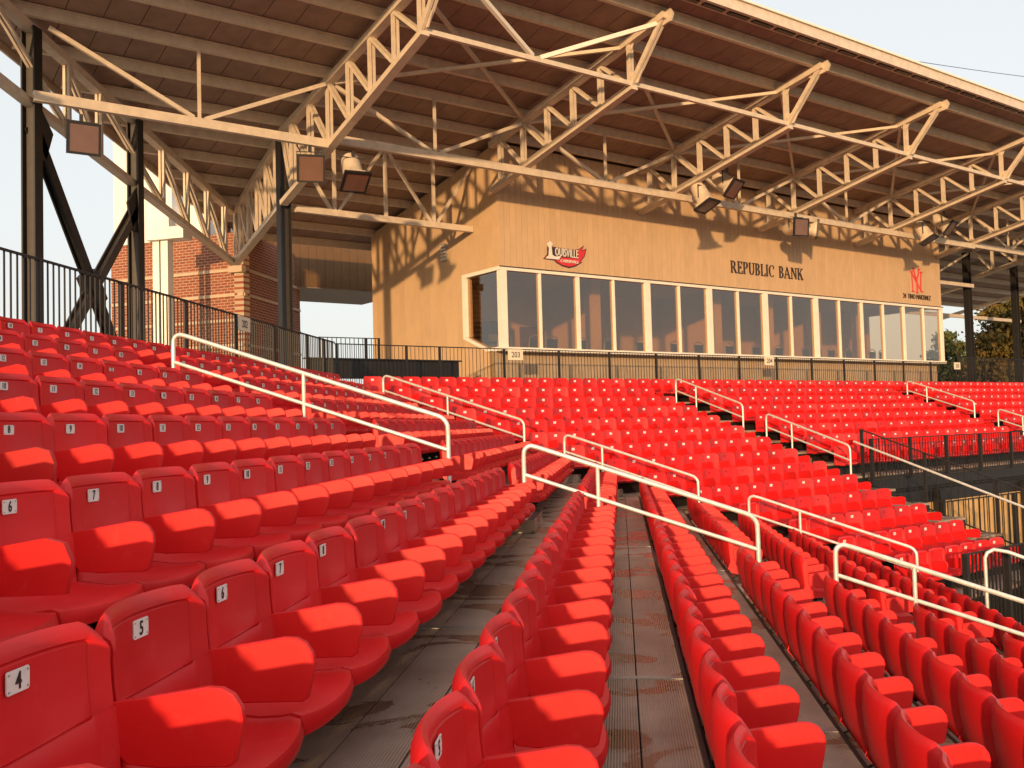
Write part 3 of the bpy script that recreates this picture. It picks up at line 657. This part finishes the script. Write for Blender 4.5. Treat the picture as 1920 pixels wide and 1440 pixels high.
# red crescent emblem with team lettering
LG = thing('team_emblem', UV(17.6, vf, 4.55), 'red crescent emblem with white LOUISVILLE lettering on the tan wall', 'emblem')
def uvp(pts, off): return [UV(a, WV-off, b_) for a, b_ in pts]
cres = [(16.86, 4.66), (17.02, 4.82), (17.12, 5.04), (18.05, 5.02), (18.20, 5.06), (18.38, 5.17), (18.30, 5.02), (18.47, 5.09), (18.40, 4.86), (18.24, 4.70), (18.30, 4.68), (18.05, 4.54), (17.80, 4.47), (17.55, 4.50), (17.35, 4.58), (17.25, 4.65)]
MB().poly(uvp(cres, 0), -VD*.012).build('outline', LOGOB, LG)
cc = (17.68, 4.80); MB().poly(uvp([(cc[0]+(a-cc[0])*.95, cc[1]+(b_-cc[1])*.88) for a, b_ in cres], .012), -VD*.008).build('crescent', LOGOR, LG)
MB().poly(uvp([(16.93, 4.70), (17.0, 4.74), (17.0, 5.02), (17.28, 5.0), (18.12, 4.98), (18.14, 4.76), (17.5, 4.76), (17.46, 4.68), (17.3, 4.66)], .021), -VD*.004).build('letter_shadow', LOGOB, LG)
MB().poly(uvp([(16.92, 4.68), (17.04, 4.78), (17.06, 4.98), (16.99, 5.10), (17.12, 5.19), (17.22, 5.10), (17.16, 5.06), (17.18, 4.80), (17.28, 4.76), (17.50, 4.79), (17.42, 4.68)], .026), -VD*.004).build('initial', LOGOW, LG)
wall_text('team_letters', 'OUISVILLE', 17.70, 4.88, .34, LOGOW, bold=.001, xs=.50, parent=LG, out=.03, space=1.12, tilt=-.02)
wall_text('team_letters', 'CARDINALS', 17.80, 4.65, .125, LOGOW, bold=.0, xs=.95, parent=LG, out=.022, space=1.05)
# small louvre on the side wall
pv = lift(834, 474, UD, u0); vv = pv.dot(VD)
lo = thing('wall_louvre', pv, 'small grey louvre box high on the press box side wall', 'vent')
MB().uvbox(u0-.05, u0, vv-.13, vv+.13, pv.z-.26, pv.z+.26).build('frame', GALV, lo)
for k in range(5): MB().uvbox(u0-.085, u0-.05, vv-.11, vv+.11, pv.z-.22+.095*k, pv.z-.17+.095*k).build('slat', WHITEP, lo)

# ------------------------------------------------------------------ brown link building over the open passage
LK = thing('link_building', UV(14, 31.5, CZ), 'brown clad link building bridging the open passage', 'building')
MB().uvbox(13.2, 18.4, 31.52, 35.0, 5.14, 8.2).build('wall', mat('shaded_brown_cladding', (.13, .07, .03), .6, var=.1), LK)  # brown kept extra dark: the canopy's shade on this wall is in the colour
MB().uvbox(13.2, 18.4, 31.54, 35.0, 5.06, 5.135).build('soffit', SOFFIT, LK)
nlk = 16
CLK = MB().box(.005, 5.1/nlk-.005, 0, .03, 0, 3.0).mesh('cladding_board', mat('shaded_brown_board', (.15, .08, .032), .55, var=.08, objrand=.04))  # board brown deepened in place of the roof shadow missing here
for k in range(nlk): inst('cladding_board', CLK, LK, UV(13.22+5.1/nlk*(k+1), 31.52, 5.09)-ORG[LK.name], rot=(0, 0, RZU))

# ------------------------------------------------------------------ brick building
BC = Vector((-11.33, 28.46, 0)); dl = Vector((-.967, .254, 0)); dr = Vector((.049, .999, 0))
BB = thing('brick_building', BC+ZD*GZ, 'red brick building with tan stone bands and white upper storey', 'building')
def uvwall(name, A, B, z0, z1, nrm, parent):
    me = bpy.data.meshes.new(name); o_ = ORG[parent.name]; t = nrm*-.3
    vs = [A+ZD*z0, B+ZD*z0, B+ZD*z1, A+ZD*z1]; vs += [v+t for v in vs]
    me.from_pydata([v-o_ for v in vs], [], [(0, 1, 2, 3), (7, 6, 5, 4), (0, 4, 5, 1), (1, 5, 6, 2), (2, 6, 7, 3), (3, 7, 4, 0)])
    uvl = me.uv_layers.new()
    for pgn in me.polygons:
        for li in pgn.loop_indices:
            v = Vector(me.vertices[me.loops[li].vertex_index].co)+o_; uvl.data[li].uv = ((v-A).dot((B-A).normalized()), v.z)
    me.materials.append(BRICK); ob = bpy.data.objects.new(name, me); COL.objects.link(ob); ob.parent = parent; return ob
nl_ = Vector((-dl.y, dl.x, 0)); nl_ = nl_ if nl_.y < 0 else -nl_; nr_ = Vector((.999, -.049, 0))
uvwall('brick_wall', BC+dl*.0, BC+dl*5.16, GZ, 6.2, nl_, BB); uvwall('brick_wall', BC, BC+dr*4.6, GZ, 6.2, nr_, BB)
for k in range(8):
    z = 5.03-.775*k
    MB().obox(BC+dl*2.59+nl_*.012+ZD*z, dl*2.59, nl_*.03, ZD*.045).build('stone_band', STONE, BB); MB().obox(BC+dr*2.28+nr_*.012+ZD*z, dr*2.27, nr_*.03, ZD*.045).build('stone_band', STONE, BB)
MB().obox(BC+dl*.2+nl_*.05+ZD*5.03, dl*.25, nl_*.1, ZD*.10).build('corner_block', STONE, BB)
cw = BC+dl*2.6+dr*2.6; wu = MB()
def wbox(a0, a1, b0, b1, z0, z1): return [cw+dl*a+dr*b_+ZD*z for z in (z0, z1) for a, b_ in ((a1, b0), (a0, b0), (a0, b1), (a1, b1))]
wu.hexa(wbox(.15, 2.5, -2.5, 2.5, 6.18, 10.6)); wu.build('upper_storey', WHITEW, BB)
MB().hexa(wbox(-.9, .13, -1.9, 2.5, 6.18, 7.4)).build('upper_storey', WHITEW, BB)
MB().obox(cw+dl*.9-dr*2.55+ZD*6.24, dl*1.65, nl_*.12, ZD*.07).build('ledge', WHITEW, BB)
PD = 28.0
PT = thing('white_portico', (-13.6, 27.5, GZ), 'white portico column and beam in front of the brick building', 'portico')
for px0, px1 in ((292, 304), (307, 320)):
    A = ray(px0, 500); B = ray(px1, 500); A = A*(PD/A.dot(CF)); B = B*(PD/B.dot(CF)); c = (A+B)/2; c.z = 0
    MB().obox(c+ZD*((5.7+GZ)/2), (B-A)*.5, Vector((.02, .14, 0)), ZD*((5.7-GZ)/2)).build('column_shaft', WHITEW, PT)
A = ray(283, 443); B = ray(352, 437); A = A*(PD/A.dot(CF)); B = B*(PD/B.dot(CF)); c = (A+B)/2; zc = c.z; c.z = 0
MB().obox(c+ZD*zc, (B-A)*.5, Vector((.02, .26, 0)), ZD*.17).build('beam', WHITEW, PT); MB().obox(c+ZD*(zc+.31)-(B-A)*.12, (B-A)*.2, Vector((.02, .18, 0)), ZD*.14).build('cap_block', WHITEW, PT)

# ------------------------------------------------------------------ canopy: trusses, purlins, deck, columns
CN = thing('grandstand_canopy', UV(9.65, 22.4, CZ), 'cream steel truss canopy roof over the upper stands', 'canopy')
def left_u(v, x):
    y = (v-VD.x*x)/VD.y; return x*UD.x+y*UD.y
TU = [9.65+5.54*k for k in range(9)]; TU[0] = 9.65; TU = [9.65, 15.15, 20.69, 26.23, 31.77, 37.31, 42.85, 48.39, 53.9]
BZ = lambda v: 7.55-.209*(v-15.55)
BZ1 = lambda v: 7.52-.285*(v-15.75)
def dbl(mb, a, b, side, w=.058, gap=.03, d=.08):      # double angle member
    for s in (-1, 1): mb.bar(a+side*s*(gap+w)/2, b+side*s*(gap+w)/2, w, d, up=side.cross(b-a))
    return mb
def truss(k, u, bz, vend, back=None):
    side = UD; P = lambda v, z: UV(u, v, z)
    vt = 14.62; vb0 = 15.6
    mb = MB(); mb.bar(P(vt-.1, zroof(vt-.1)-.07), P(vend, zroof(vend)-.07), .2, .16)
    mb.bar(P(vb0-.03, bz(vb0-.03)), P(vend, bz(vend)), .20, .12); mb.bar(P(vb0-.03, bz(vb0-.03)+.10), P(vend, bz(vend)+.10), .03, .09)
    t = mb.build('truss', CREAM, CN)
    tip = MB().poly([P(vt-.22, zroof(vt)+.06), P(vt-.30, zroof(vt)-.08), P(vt-.22, zroof(vt)-.22), P(vt+.25, zroof(vt)-.27), P(vt+.45, zroof(vt)-.16), P(vt+.45, zroof(vt)-.01)], UD*.05); tip.build('tip_gusset', CREAM, t)
    dbl(MB(), P(vb0+.02, bz(vb0)+.08), P(vt+.0, zroof(vt)-.12), side, d=.11).build('end_strut', CREAM, t)
    MB().poly([P(vb0-.14, bz(vb0)+.08), P(vb0-.30, bz(vb0)+.34), P(vb0+.1, bz(vb0)+.36), P(vb0+.3, bz(vb0)+.08)], UD*.03).build('heel_gusset', CREAM, t)
    vs = [vb0+.08+1.012*j for j in range(8) if vb0+.08+1.012*j < vend-.15]
    for v in vs:
        MB().poly([P(v-.16, bz(v-.16)+.07), P(v+.14, bz(v+.14)+.07), P(v+.10, bz(v)+.22), P(v-.08, bz(v)+.24)], UD*.016).build('gusset_plate', CREAM, t); MB().poly([P(v-.14, zroof(v-.14)-.13), P(v+.16, zroof(v+.16)-.13), P(v+.08, zroof(v)-.27), P(v-.06, zroof(v)-.26)], UD*.016).build('gusset_plate', CREAM, t)
    for j, v in enumerate(vs):
        dbl(MB(), P(v, bz(v)+.08), P(v, zroof(v)-.1), side).build('web_vertical', CREAM, t)
        if j: dbl(MB(), P(vs[j-1]+.06, bz(vs[j-1])+.12), P(v-.04, zroof(v)-.14), side, w=.055, d=.07).build('web_diagonal', CREAM, t)
    if vend > vs[-1]+.5: dbl(MB(), P(vs[-1]+.06, bz(vs[-1])+.12), P(vend-.05, zroof(vend)-.14), side, w=.055, d=.07).build('web_diagonal', CREAM, t)
    return t
truss(0, TU[0], BZ1, 22.35)
for k in range(1, 6): truss(k, TU[k], BZ, 21.17)
for k in range(6, 9): truss(k, TU[k], BZ, 22.6)
# columns of rolled steel
def column(P, ztop, zb=GZ, face=UD):
    side = face; oth = ZD.cross(side)
    mb = MB(); mb.bar(P+ZD*zb, P+ZD*ztop, .34, .04, up=side); 
    mb = MB(); mb.obox(P+ZD*((zb+ztop)/2), side*.12, oth*.016, ZD*((ztop-zb)/2), 1)
    for s in (-1, 1): mb.obox(P+side*s*.125+ZD*((zb+ztop)/2), side*.016, oth*.13, ZD*((ztop-zb)/2))
    return mb.build('column', [BLACK, BRONZE], CN)
LX = -10.95
c1 = lift(60, 300, Vector((1, 0, 0)), LX); c2 = lift(255, 450, Vector((1, 0, 0)), LX)
C1 = Vector((LX, c1.y, 0)); C2 = Vector((LX, c2.y, 0)); C3 = UV(9.72, 22.5, 0)
def zr_at(p): return zroof(p.dot(VD))
for c in (C1, C2): column(c, zr_at(c)-.05, face=Vector((1, 0, 0)))
column(C3, zr_at(C3)-.05, face=UD)
for cu in (TU[6], 47.2, TU[8]): column(UV(cu, 22.95, 0), zroof(22.95)-.05, face=UD)
# left end truss along the near wing, over the two black columns, to the back corner
apex = lift(441, 495, Vector((1, 0, 0)), LX-.15); AP = Vector((apex.x, apex.y, 0))
bl0 = lift(0, 150, Vector((1, 0, 0)), LX)
def zb_left(y): return bl0.z+(apex.z-bl0.z)*(y-bl0.y)/(apex.y-bl0.y)
def PL(y, z): return Vector((LX-.15*(y-bl0.y)/(apex.y-bl0.y), y, z))
def zt_left(y): return zr_at(PL(y, 0))-.07
def general_truss(P, zb, zt, a0, a1, nodes, up_first, name='truss', w=.2):
    d = (P(a1, 0)-P(a0, 0)).normalized(); side = d.cross(ZD)
    mb = MB(); mb.bar(P(a0, zt(a0)), P(a1, zt(a1)), w, .16); mb.bar(P(a0, zb(a0)), P(a1, zb(a1)), w, .13); t = mb.build(name, CREAM, CN)
    for j in range(len(nodes)):
        y = nodes[j]; dbl(MB(), P(y, zb(y)+.06), P(y, zt(y)-.06), side).build('web_vertical', CREAM, t)
        if j: 
            yp = nodes[j-1]; A, B = (P(yp, zt(yp)-.08), P(y, zb(y)+.08)) if up_first else (P(yp, zb(yp)+.08), P(y, zt(y)-.08))
            dbl(MB(), A, B, side, w=.055, d=.07).build('web_diagonal', CREAM, t)
    return t
general_truss(PL, zb_left, zt_left, c1.y-4.5, apex.y-.1, [c1.y-2.4, c1.y-1.2, c1.y+1.25, c1.y+2.5, c2.y+1.5, c2.y+2.9, c2.y+4.2, c2.y+5.4], True)
# back truss from the third column to the back corner
def PV(a, z): q = C3.lerp(AP, a); return Vector((q.x, q.y, z))
z3b = lift(517, 393, (AP-C3).cross(ZD).normalized(), (AP-C3).cross(ZD).normalized().dot(C3)).z
general_truss(PV, lambda a: z3b+(apex.z-z3b)*a, lambda a: zr_at(PV(a, 0))-.07, .03, .985, [.12, .3, .48, .66, .84, .97], False)
# lateral beams and webs along the building
LV = 19.65
def lateral(ua, ub_, v, zb, mids, bays, depth=.13):
    mb = MB(); mb.bar(UV(ua, v, zb), UV(ub_, v, zb), .13, .19); t = mb.build('lateral_beam', CREAM, CN)
    for (A, B) in bays:
        m_ = (A+B)/2; zt = zroof(v)-.08
        MB().bar(UV(A+.12, v, zt-.1), UV(m_-.12, v, zb+.1), .07, .085).build('web_diagonal', CREAM, t); MB().bar(UV(B-.12, v, zt-.1), UV(m_+.12, v, zb+.1), .07, .085).build('web_diagonal', CREAM, t)
        MB().bar(UV(m_, v, zb+.08), UV(m_, v, zroof(v)+.0), .06, .06, up=UD).build('web_vertical', CREAM, t)
lateral(3.55, TU[0]-.1, LV, 6.42, [], [(3.7, TU[0])])
lateral(TU[0]+.1, TU[5], LV, 6.56, [], [(TU[k], TU[k+1]) for k in range(5)])
lateral(TU[5], TU[8], LV, 6.62, [], [(TU[k], TU[k+1]) for k in range(5, 8)])
MB().bar(UV(TU[0], 15.62, 7.62), UV(TU[8], 15.62, 7.62), .09, .10).build('front_beam', CREAM, CN)
m_ = (TU[0]+TU[1])/2
t = MB().bar(UV(TU[1]-.05, 14.75, zroof(14.75)-.15), UV(m_+.1, 15.62, 7.68), .08, .09).build('front_brace', TRIM, CN); MB().bar(UV(TU[0]+.05, 14.75, zroof(14.75)-.15), UV(m_-.1, 15.62, 7.68), .08, .09).build('front_brace', TRIM, CN)
# flat cross bracing just under the roof
for k in range(0, 6):
    for (va, vb2) in ((15.9, 19.6), (19.6, 15.9)):
        MB().bar(UV(TU[k]+.1, va, zroof(va)-.05-(.08 if va > 17 else 0)), UV(TU[k+1]-.1, vb2, zroof(vb2)-.04-(.08 if va > 17 else 0)), .075, .075).build('roof_brace', CREAM, CN)
# short truss between third column and building side wall
zz = lift(560, 392, VD, 22.42).z
t = MB().bar(UV(10.0, 22.42, zz), UV(u0-.02, 22.42, zz), .14, .16).build('lateral_beam', CREAM, CN)
zt = zroof(22.42)-.1; Lm = u0-10.0
for a in (.2, .48, .76): MB().bar(UV(10+Lm*a, 22.42, zz+.08), UV(10+Lm*a, 22.42, zt), .08, .08, up=UD).build('web_vertical', CREAM, t)
for a, b_ in ((.18, -.03), (.22, .46), (.74, .50), (.78, 1.0)): MB().bar(UV(10+Lm*a, 22.42, zz+.08), UV(10+Lm*b_, 22.42, zt), .07, .08).build('web_diagonal', CREAM, t)
MB().bar(UV(TU[6]-5.2, 22.7, 5.75), UV(TU[6], 22.7, 5.75), .14, .16).build('lateral_beam', CREAM, CN)
for A, B in ((UV(TU[5]+.3, 22.7, 5.83), UV(TU[5]+1.2, 22.7, zroof(22.7)-.2)), (UV(TU[6]-.3, 22.7, zroof(22.7)-.2), UV(TU[5]+1.8, 22.7, 5.83))): MB().bar(A, B, .08, .08).build('web_diagonal', CREAM, CN)
MB().bar(UV(TU[6]-5.2, 26.0, 4.95), UV(TU[8], 26.0, 4.95), .14, .16).build('lateral_beam', CREAM, CN)
MB().bar(UV(TU[6]+.2, 22.9, 5.9), UV(TU[6], 27.5, 5.0), .14, .16).build('back_beam', CREAM, CN); MB().bar(UV(TU[7]+.2, 22.9, 5.9), UV(TU[7], 27.5, 5.0), .14, .16).build('back_beam', CREAM, CN)
# X brace between the two black columns
zt1 = lift(75, 235, Vector((1, 0, 0)), LX).z; zt2 = lift(240, 375, Vector((1, 0, 0)), LX).z
XB = thing('cross_brace', C1.lerp(C2, .5)+ZD*CZ, 'black steel X brace between the two tall black columns', 'brace')
pb1 = C2+ZD*(CZ-.25); pb2 = C1+ZD*(CZ-.05)
up_ = Vector((1, 0, 0))
MB().ibeam(C1+ZD*(zt1-.1), pb1, .2, .2, up=up_).build('brace_bar', BLACK, XB); MB().ibeam(C2+ZD*(zt2-.1), pb2, .2, .2, up=up_).build('brace_bar', [BRONZE], XB)
# centre plate and end gussets
tA, tB = C1+ZD*(zt1-.1), pb1; tC, tD = C2+ZD*(zt2-.1), pb2
den = ((tB.y-tA.y)*(tD.z-tC.z)-(tB.z-tA.z)*(tD.y-tC.y)); s_ = ((tC.y-tA.y)*(tD.z-tC.z)-(tC.z-tA.z)*(tD.y-tC.y))/den; X_ = tA.lerp(tB, s_)
MB().obox(X_, Vector((.14, 0, 0)), (tB-tA).normalized()*.36, (tB-tA).normalized().cross(Vector((1, 0, 0)))*.2).build('centre_gusset', BLACK, XB)
for c, z, dy in ((C1, zt1, 1), (C2, zt2, -1)): MB().poly([c+Vector((.1, dy*.1, z+.35)), c+Vector((.1, dy*.55, z-.1)), c+Vector((.1, dy*.3, z-.7)), c+Vector((.1, dy*.1, z-.7))], Vector((-.04, 0, 0))).build('end_gusset', BLACK, XB)
# purlins and roof deck
PVS = [13.95]+[14.72+1.2325*k for k in range(13)]
RN = (ZD+VD*.18).normalized()
for q, v in enumerate(PVS[1:]):
    ul = left_u(v, -11.75)+.1
    z = zroof(v)+.10
    mb = MB(); a, b_ = UV(ul, v, z), UV(57, v, z); mb.bar(a, b_, .028, .21); mb.bar(a+ZD*-.10+VD*.05, b_+ZD*-.10+VD*.05, .105, .02); mb.bar(a+ZD*.09-VD*.04, b_+ZD*.09-VD*.04, .085, .02); mb.build('purlin', CREAM, CN)
PB_ = [PVS[0], PVS[3], PVS[6], PVS[9], PVS[-1]]
for q in range(4):
    va, vb2 = PB_[q]+.006, PB_[q+1]-.006
    ua = left_u(va, -11.95); sh = .35*(q % 2)
    k = 0
    while ua+.69*k < 46:
        e0, e1 = max(left_u(va, -11.95), ua-sh+.69*k+.008), ua-sh+.69*(k+1)-.008
        f0, f1 = max(left_u(vb2, -11.95), e0), max(left_u(vb2, -11.95), e1)
        k += 1
        if e1 < e0+.05: continue
        qd = [UV(e0, va, zroof(va)+.205), UV(e1, va, zroof(va)+.205)]+([UV(f1, vb2, zroof(vb2)+.205), UV(f0, vb2, zroof(vb2)+.205)] if f1 > f0+.02 else [])
        if len(qd) == 2:
            vm = (e1*0+va)
            vm = va+(vb2-va)*max(.03, min(1, (e1-left_u(va, -11.95))/max(.01, left_u(vb2, -11.95)-left_u(va, -11.95))))
            vm0 = va+(vb2-va)*max(.0, min(1, (e0-left_u(va, -11.95))/max(.01, left_u(vb2, -11.95)-left_u(va, -11.95))))
            qd += [UV(e1, vm, zroof(vm)+.205)]+([UV(e0, vm0, zroof(vm0)+.205)] if vm0 > va+.02 else [])
        MB().poly(qd, ZD*.05).build('roof_panel', DECKC, CN)
MB().poly([UV(46.02, PVS[0], zroof(PVS[0])+.205), UV(57, PVS[0], zroof(PVS[0])+.205), UV(57, PVS[-1], zroof(PVS[-1])+.205), UV(46.02, PVS[-1], zroof(PVS[-1])+.205)], ZD*.05).build('roof_panel', DECKC, CN)
# weather skin over the panels, eave trim
ul0 = left_u(PVS[0], -12.0); ul1 = left_u(PVS[-1], -12.0)
MB().poly([UV(ul0, PVS[0], zroof(PVS[0])+.262), UV(57, PVS[0], zroof(PVS[0])+.262), UV(57, PVS[-1], zroof(PVS[-1])+.262), UV(ul1, PVS[-1], zroof(PVS[-1])+.262)], ZD*.06).build('roof_skin', DECKC, CN)
ve = PVS[0]; ze = zroof(ve)
MB().uvbox(ul0, 57, ve-.10, ve-.02, ze+.04, ze+.335).build('eave_fascia', CREAM, CN); MB().uvbox(ul0, 57, ve-.15, ve-.10, ze+.29, ze+.345).build('drip_edge', TRIM, CN)
MB().uvbox(ul0, 57, ve-.02, ve+.30, ze+.10, ze+.13).build('eave_soffit', CREAM, CN)
SB = MB().box(-.33, .33, -.06, .06, 0, .03).mesh('soffit_vent', LETTER)
for k in range(60): inst('soffit_vent', SB, CN, UV(8+.82*k, ve+.14, ze+.065)-ORG[CN.name], rot=(0, 0, RZU))
A, B = UV(ul0, ve, ze+.2), UV(ul1, PVS[-1], zroof(PVS[-1])+.2)
MB().bar(A, B, .05, .3).build('rake_trim', CREAM, CN)

# ------------------------------------------------------------------ floodlights
def flood(px, py, n, d, aim, label, L=.74, s=.27, hang=.9):
    c = lift(px, py, n, d); aim = aim.normalized(); rt = aim.cross(ZD).normalized(); up = rt.cross(aim)
    o = thing('floodlight', c, label, 'floodlight', 'floodlights under the canopy')
    rings = []; prof = [(0, .98), (.08, .96), (.14, .88), (.42, .80), (.60, .76), (.66, .62), (.68, 0)]
    mb = MB(); N_ = 20
    for t, r in prof:
        for k in range(N_):
            a = 2*math.pi*k/N_; ca, sa = math.cos(a), math.sin(a); sq = 1/max(abs(ca), abs(sa)) if t < .12 else 1
            mb.v.append(c-aim*(t*L/.68+.03)+(rt*ca+up*sa)*(r*s*min(sq, 1.32)))
    for i in range(len(prof)-1):
        for k in range(N_): mb.f.append((i*N_+k, i*N_+(k+1) % N_, (i+1)*N_+(k+1) % N_, (i+1)*N_+k)); mb.m.append(0)
    mb.build('housing', CREAM, o, smooth=40)
    fr = MB()
    for a, b_ in ((rt, up), (up, rt)):
        for k in (-1, 1): fr.obox(c+a*k*s*1.04, a*.02, b_*(s*1.04+(.02 if a is rt else -.02)), aim*.035)
    fr.build('frame', BLACK, o); MB().obox(c+aim*.005, rt*s*1.01, up*s*1.01, aim*.012).build('lens', LENS, o)
    top = c-aim*.25; yk = MB()
    y_ = rt*(s*1.05)
    yk.bar(top+y_, top+y_+ZD*(s*1.35), .03, .012, up=rt); yk.bar(top-y_, top-y_+ZD*(s*1.35), .03, .012, up=rt); yk.bar(top-y_*1.05+ZD*s*1.35, top+y_*1.05+ZD*s*1.35, .04, .015)
    yk.bar(top+ZD*s*1.35, top+ZD*(s*1.35+.14), .06, .06, up=UD); yk.build('yoke', BRONZE, o)
    return o
tocam = Vector((0.1, -1, 0))
flood(157, 260, VD, 19.3, Vector((.62, -.75, -.12)), 'square floodlight beside the tall black column, upper left')
flood(583, 316, VD, 19.4, Vector((.35, -.9, -.28)), 'floodlight facing the field, left one of the pair beside the third column')
flood(666, 341, VD, 19.1, Vector((.28, -.45, -.85)), 'floodlight tilted down, right one of the pair beside the third column')
flood(1326, 386, VD, 18.7, Vector((.36, -.26, -.9)), 'floodlight tilted steeply down above the bank lettering, left of its pair')
flood(1376, 354, VD, 18.4, Vector((.60, -.42, -.62)), 'floodlight aimed along the roof above the bank lettering, right of its pair', )
flood(1502, 426, VD, 19.3, Vector((.45, -.85, -.10)), 'floodlight showing its square lens, past the end of the bank lettering', s=.26)
flood(1532, 430, VD, 19.7, Vector((1.0, -.1, -.12)), 'floodlight seen edge-on, beside the one past the bank lettering', s=.26)
flood(1742, 450, VD, 18.9, Vector((.42, -.26, -.9)), 'floodlight tilted steeply down above the red monogram')
flood(1782, 428, VD, 18.6, Vector((.62, -.42, -.62)), 'floodlight aimed outwards above the red monogram')

# ------------------------------------------------------------------ vomitory: black guards, girders and tan wall at lower right
VM = thing('vomitory_frame', UV(19.75, 13.1, GZ), 'black steel girders and posts around the sunken entry', 'frame')
vg = 13.15
for z0, z1 in ((-1.72, -1.48), (-2.12, -1.82)):
    MB().uvbox(19.8, 46, vg-.1, vg+.06, z0, z1).build('girder', BLACK, VM)
MB().uvbox(19.8, 46, vg-.05, vg+.02, -1.5, -1.40).build('edge_angle', BRONZE, VM)
for u in (22.2, 26.5, 31): MB().uvbox(u, u+.2, vg-.36, vg-.16, GZ, -1.82).build('post', BLACK, VM)
MB().uvbox(21.0, 46, vg-.14, vg+.05, GZ, -2.125).build('tan_wall', YELL, VM)
picket_fence('picket_fence', UV(19.75, vg-.12, 0), UV(33, vg-.12, 0), -.53, -.53, .95, 'black picket guard in front of the lowest row under sign 204', [.03+1.6*k for k in range(9)], False, spacing=.12, bw=.013, pw=.07)
picket_fence('picket_fence', UV(19.72, vg+.1, 0), UV(19.72, 9.0, 0), -.30, -1.76, 1.25, 'black picket guard sloping down beside the sunken entry', [.03, 1.55, 3.1, 4.1], False, spacing=.15, bw=.012, pw=.06)
picket_fence('picket_fence', UV(22.0, vg-.5, 0), UV(34, vg-.5, 0), -2.1, -2.1, 2.1, 'tall black bars in front of the tan wall in the sunken entry', [.03+3.4*k for k in range(4)], False, spacing=.24, bw=.018, pw=.08)
hr = thing('pipe_handrail', UV(19.6, 13.3, ztread(8)), 'single straight white handrail fixed beside the black sloping guard', 'handrail', 'pipe handrails in the aisles')
MB().tube([UV(19.64, 13.38, -.575), UV(19.64, 8.6, -2.235)], .026, 12).build('top_rail', RAILW, hr, smooth=50)
for v in (12.8, 11, 9.4): MB().bar(UV(19.64, v, -.575-(13.38-v)*.3473), UV(19.72, v, -.62-(13.38-v)*.3473), .03, .03).build('rail_bracket', BLACK, hr)
# guard in front of the bottom rows at the corner
picket_fence('picket_fence', UV(15.1, 8.35, 0), UV(22.0, 8.35, 0), -2.27, -2.27, 1.5, 'black picket guard at the foot of the stands near the photo edge', [.04, 1.35, 1.9, 2.6, 4.4], False, spacing=.12, bw=.024, pw=.09)
fr_ = thing('pipe_handrail', UV(15.55, 8.2, -3.3), 'short white looped handrail beside the lowest black guard', 'handrail', 'pipe handrails in the aisles')
MB().tube([UV(15.55, 8.25, -3.6), UV(15.55, 8.25, -2.35), UV(15.57, 8.22, -2.27), UV(15.65, 8.15, -2.22), UV(15.8, 8.0, -2.26), UV(16.4, 7.0, -2.7)], .03, 12).build('top_rail', RAILW, fr_, smooth=50)

# ------------------------------------------------------------------ trees beyond the press box, cable
def leaf_mat(name, c1, c2):
    m = mat(name, c1, .7, col2=c2, vscale=.9, spec=.2); return m
AUT = leaf_mat('autumn_leaves', (.19, .10, .022), (.085, .085, .022)); GRN = leaf_mat('green_leaves', (.08, .10, .03), (.14, .14, .05)); BARK = mat('bark', (.08, .055, .04), .9, var=.3, bump=.4)
def tree(px, pyb, pyt, dist, wpx, m, label, conical, seed, nleaf):
    rnd = random.Random(seed); b = ray(px, pyb)*dist; t = ray(px, pyt)*dist; w = wpx/FPX*dist/2
    base = Vector((b.x, b.y, GZ)); top = t.z; H = top-GZ
    o = thing('leafy_tree', base, label, 'tree', 'trees beyond the press box')
    tm = MB(); tm.tube([base, base+ZD*H*.3+Vector((.1, 0, 0)), base+ZD*H*.6, base+ZD*H*.9], .22, 8); 
    clumps = []
    z0 = b.z-2
    for k in range(130 if conical else 70):
        f = rnd.random()**.9; z = z0+(top-z0)*f
        rad = w*(1-.85*f**1.3)*(.35+.75*rnd.random()) if conical else w*math.sqrt(max(.02, 1-(2*f-1)**2))*(.3+.75*rnd.random())
        a = rnd.uniform(0, 2*math.pi); c = Vector((base.x+rad*math.cos(a), base.y+rad*math.sin(a), z)); clumps.append((c, w*rnd.uniform(.10, .22)))
        if k % 3 == 0: tm.tube([Vector((base.x, base.y, z-rad*.35)), c], .035, 5)
    tm.build('trunk', BARK, o)
    lf = MB()
    for k in range(nleaf):
        c, r = rnd.choice(clumps); d = Vector((rnd.gauss(0, 1), rnd.gauss(0, 1), rnd.gauss(0, .75)))*r*.75
        p = c+d; s = rnd.uniform(.10, .24); n1 = Vector((rnd.gauss(0, 1), rnd.gauss(0, 1), rnd.gauss(0, 1))).normalized(); n2 = n1.cross(Vector((rnd.gauss(0, 1), rnd.gauss(0, 1), rnd.gauss(0, 1)))).normalized()
        kk = len(lf.v); lf.v += [p-n1*s, p+n2*s*.55, p+n1*s, p-n2*s*.55]; lf.f.append((kk, kk+1, kk+2, kk+3)); lf.m.append(0)
    lf.build('crown', m, o); return o
tree(1912, 690, 508, 62, 190, AUT, 'tall bushy tree turning brown, behind the black columns at the far end', True, 3, 26000)
tree(1775, 690, 628, 85, 75, GRN, 'small pale green tree just past the press box end', False, 5, 6000)
tree(1990, 690, 540, 75, 180, AUT, 'brown tree at the photo edge behind the tall one', False, 9, 9000)
tree(1850, 700, 655, 95, 120, GRN, 'low green tree behind the black fence at the far end', False, 12, 6000)
A, B = ray(1530, 83)*40, ray(2000, 153)*46
cab = MB().tube([A.lerp(B, k/12)-ZD*(.10*4*(k/12)*(1-k/12)) for k in range(13)], .012, 6).build('overhead_cable', BLACK); tag(cab, 'thin dark cable crossing the pale sky above the roof edge', 'cable')
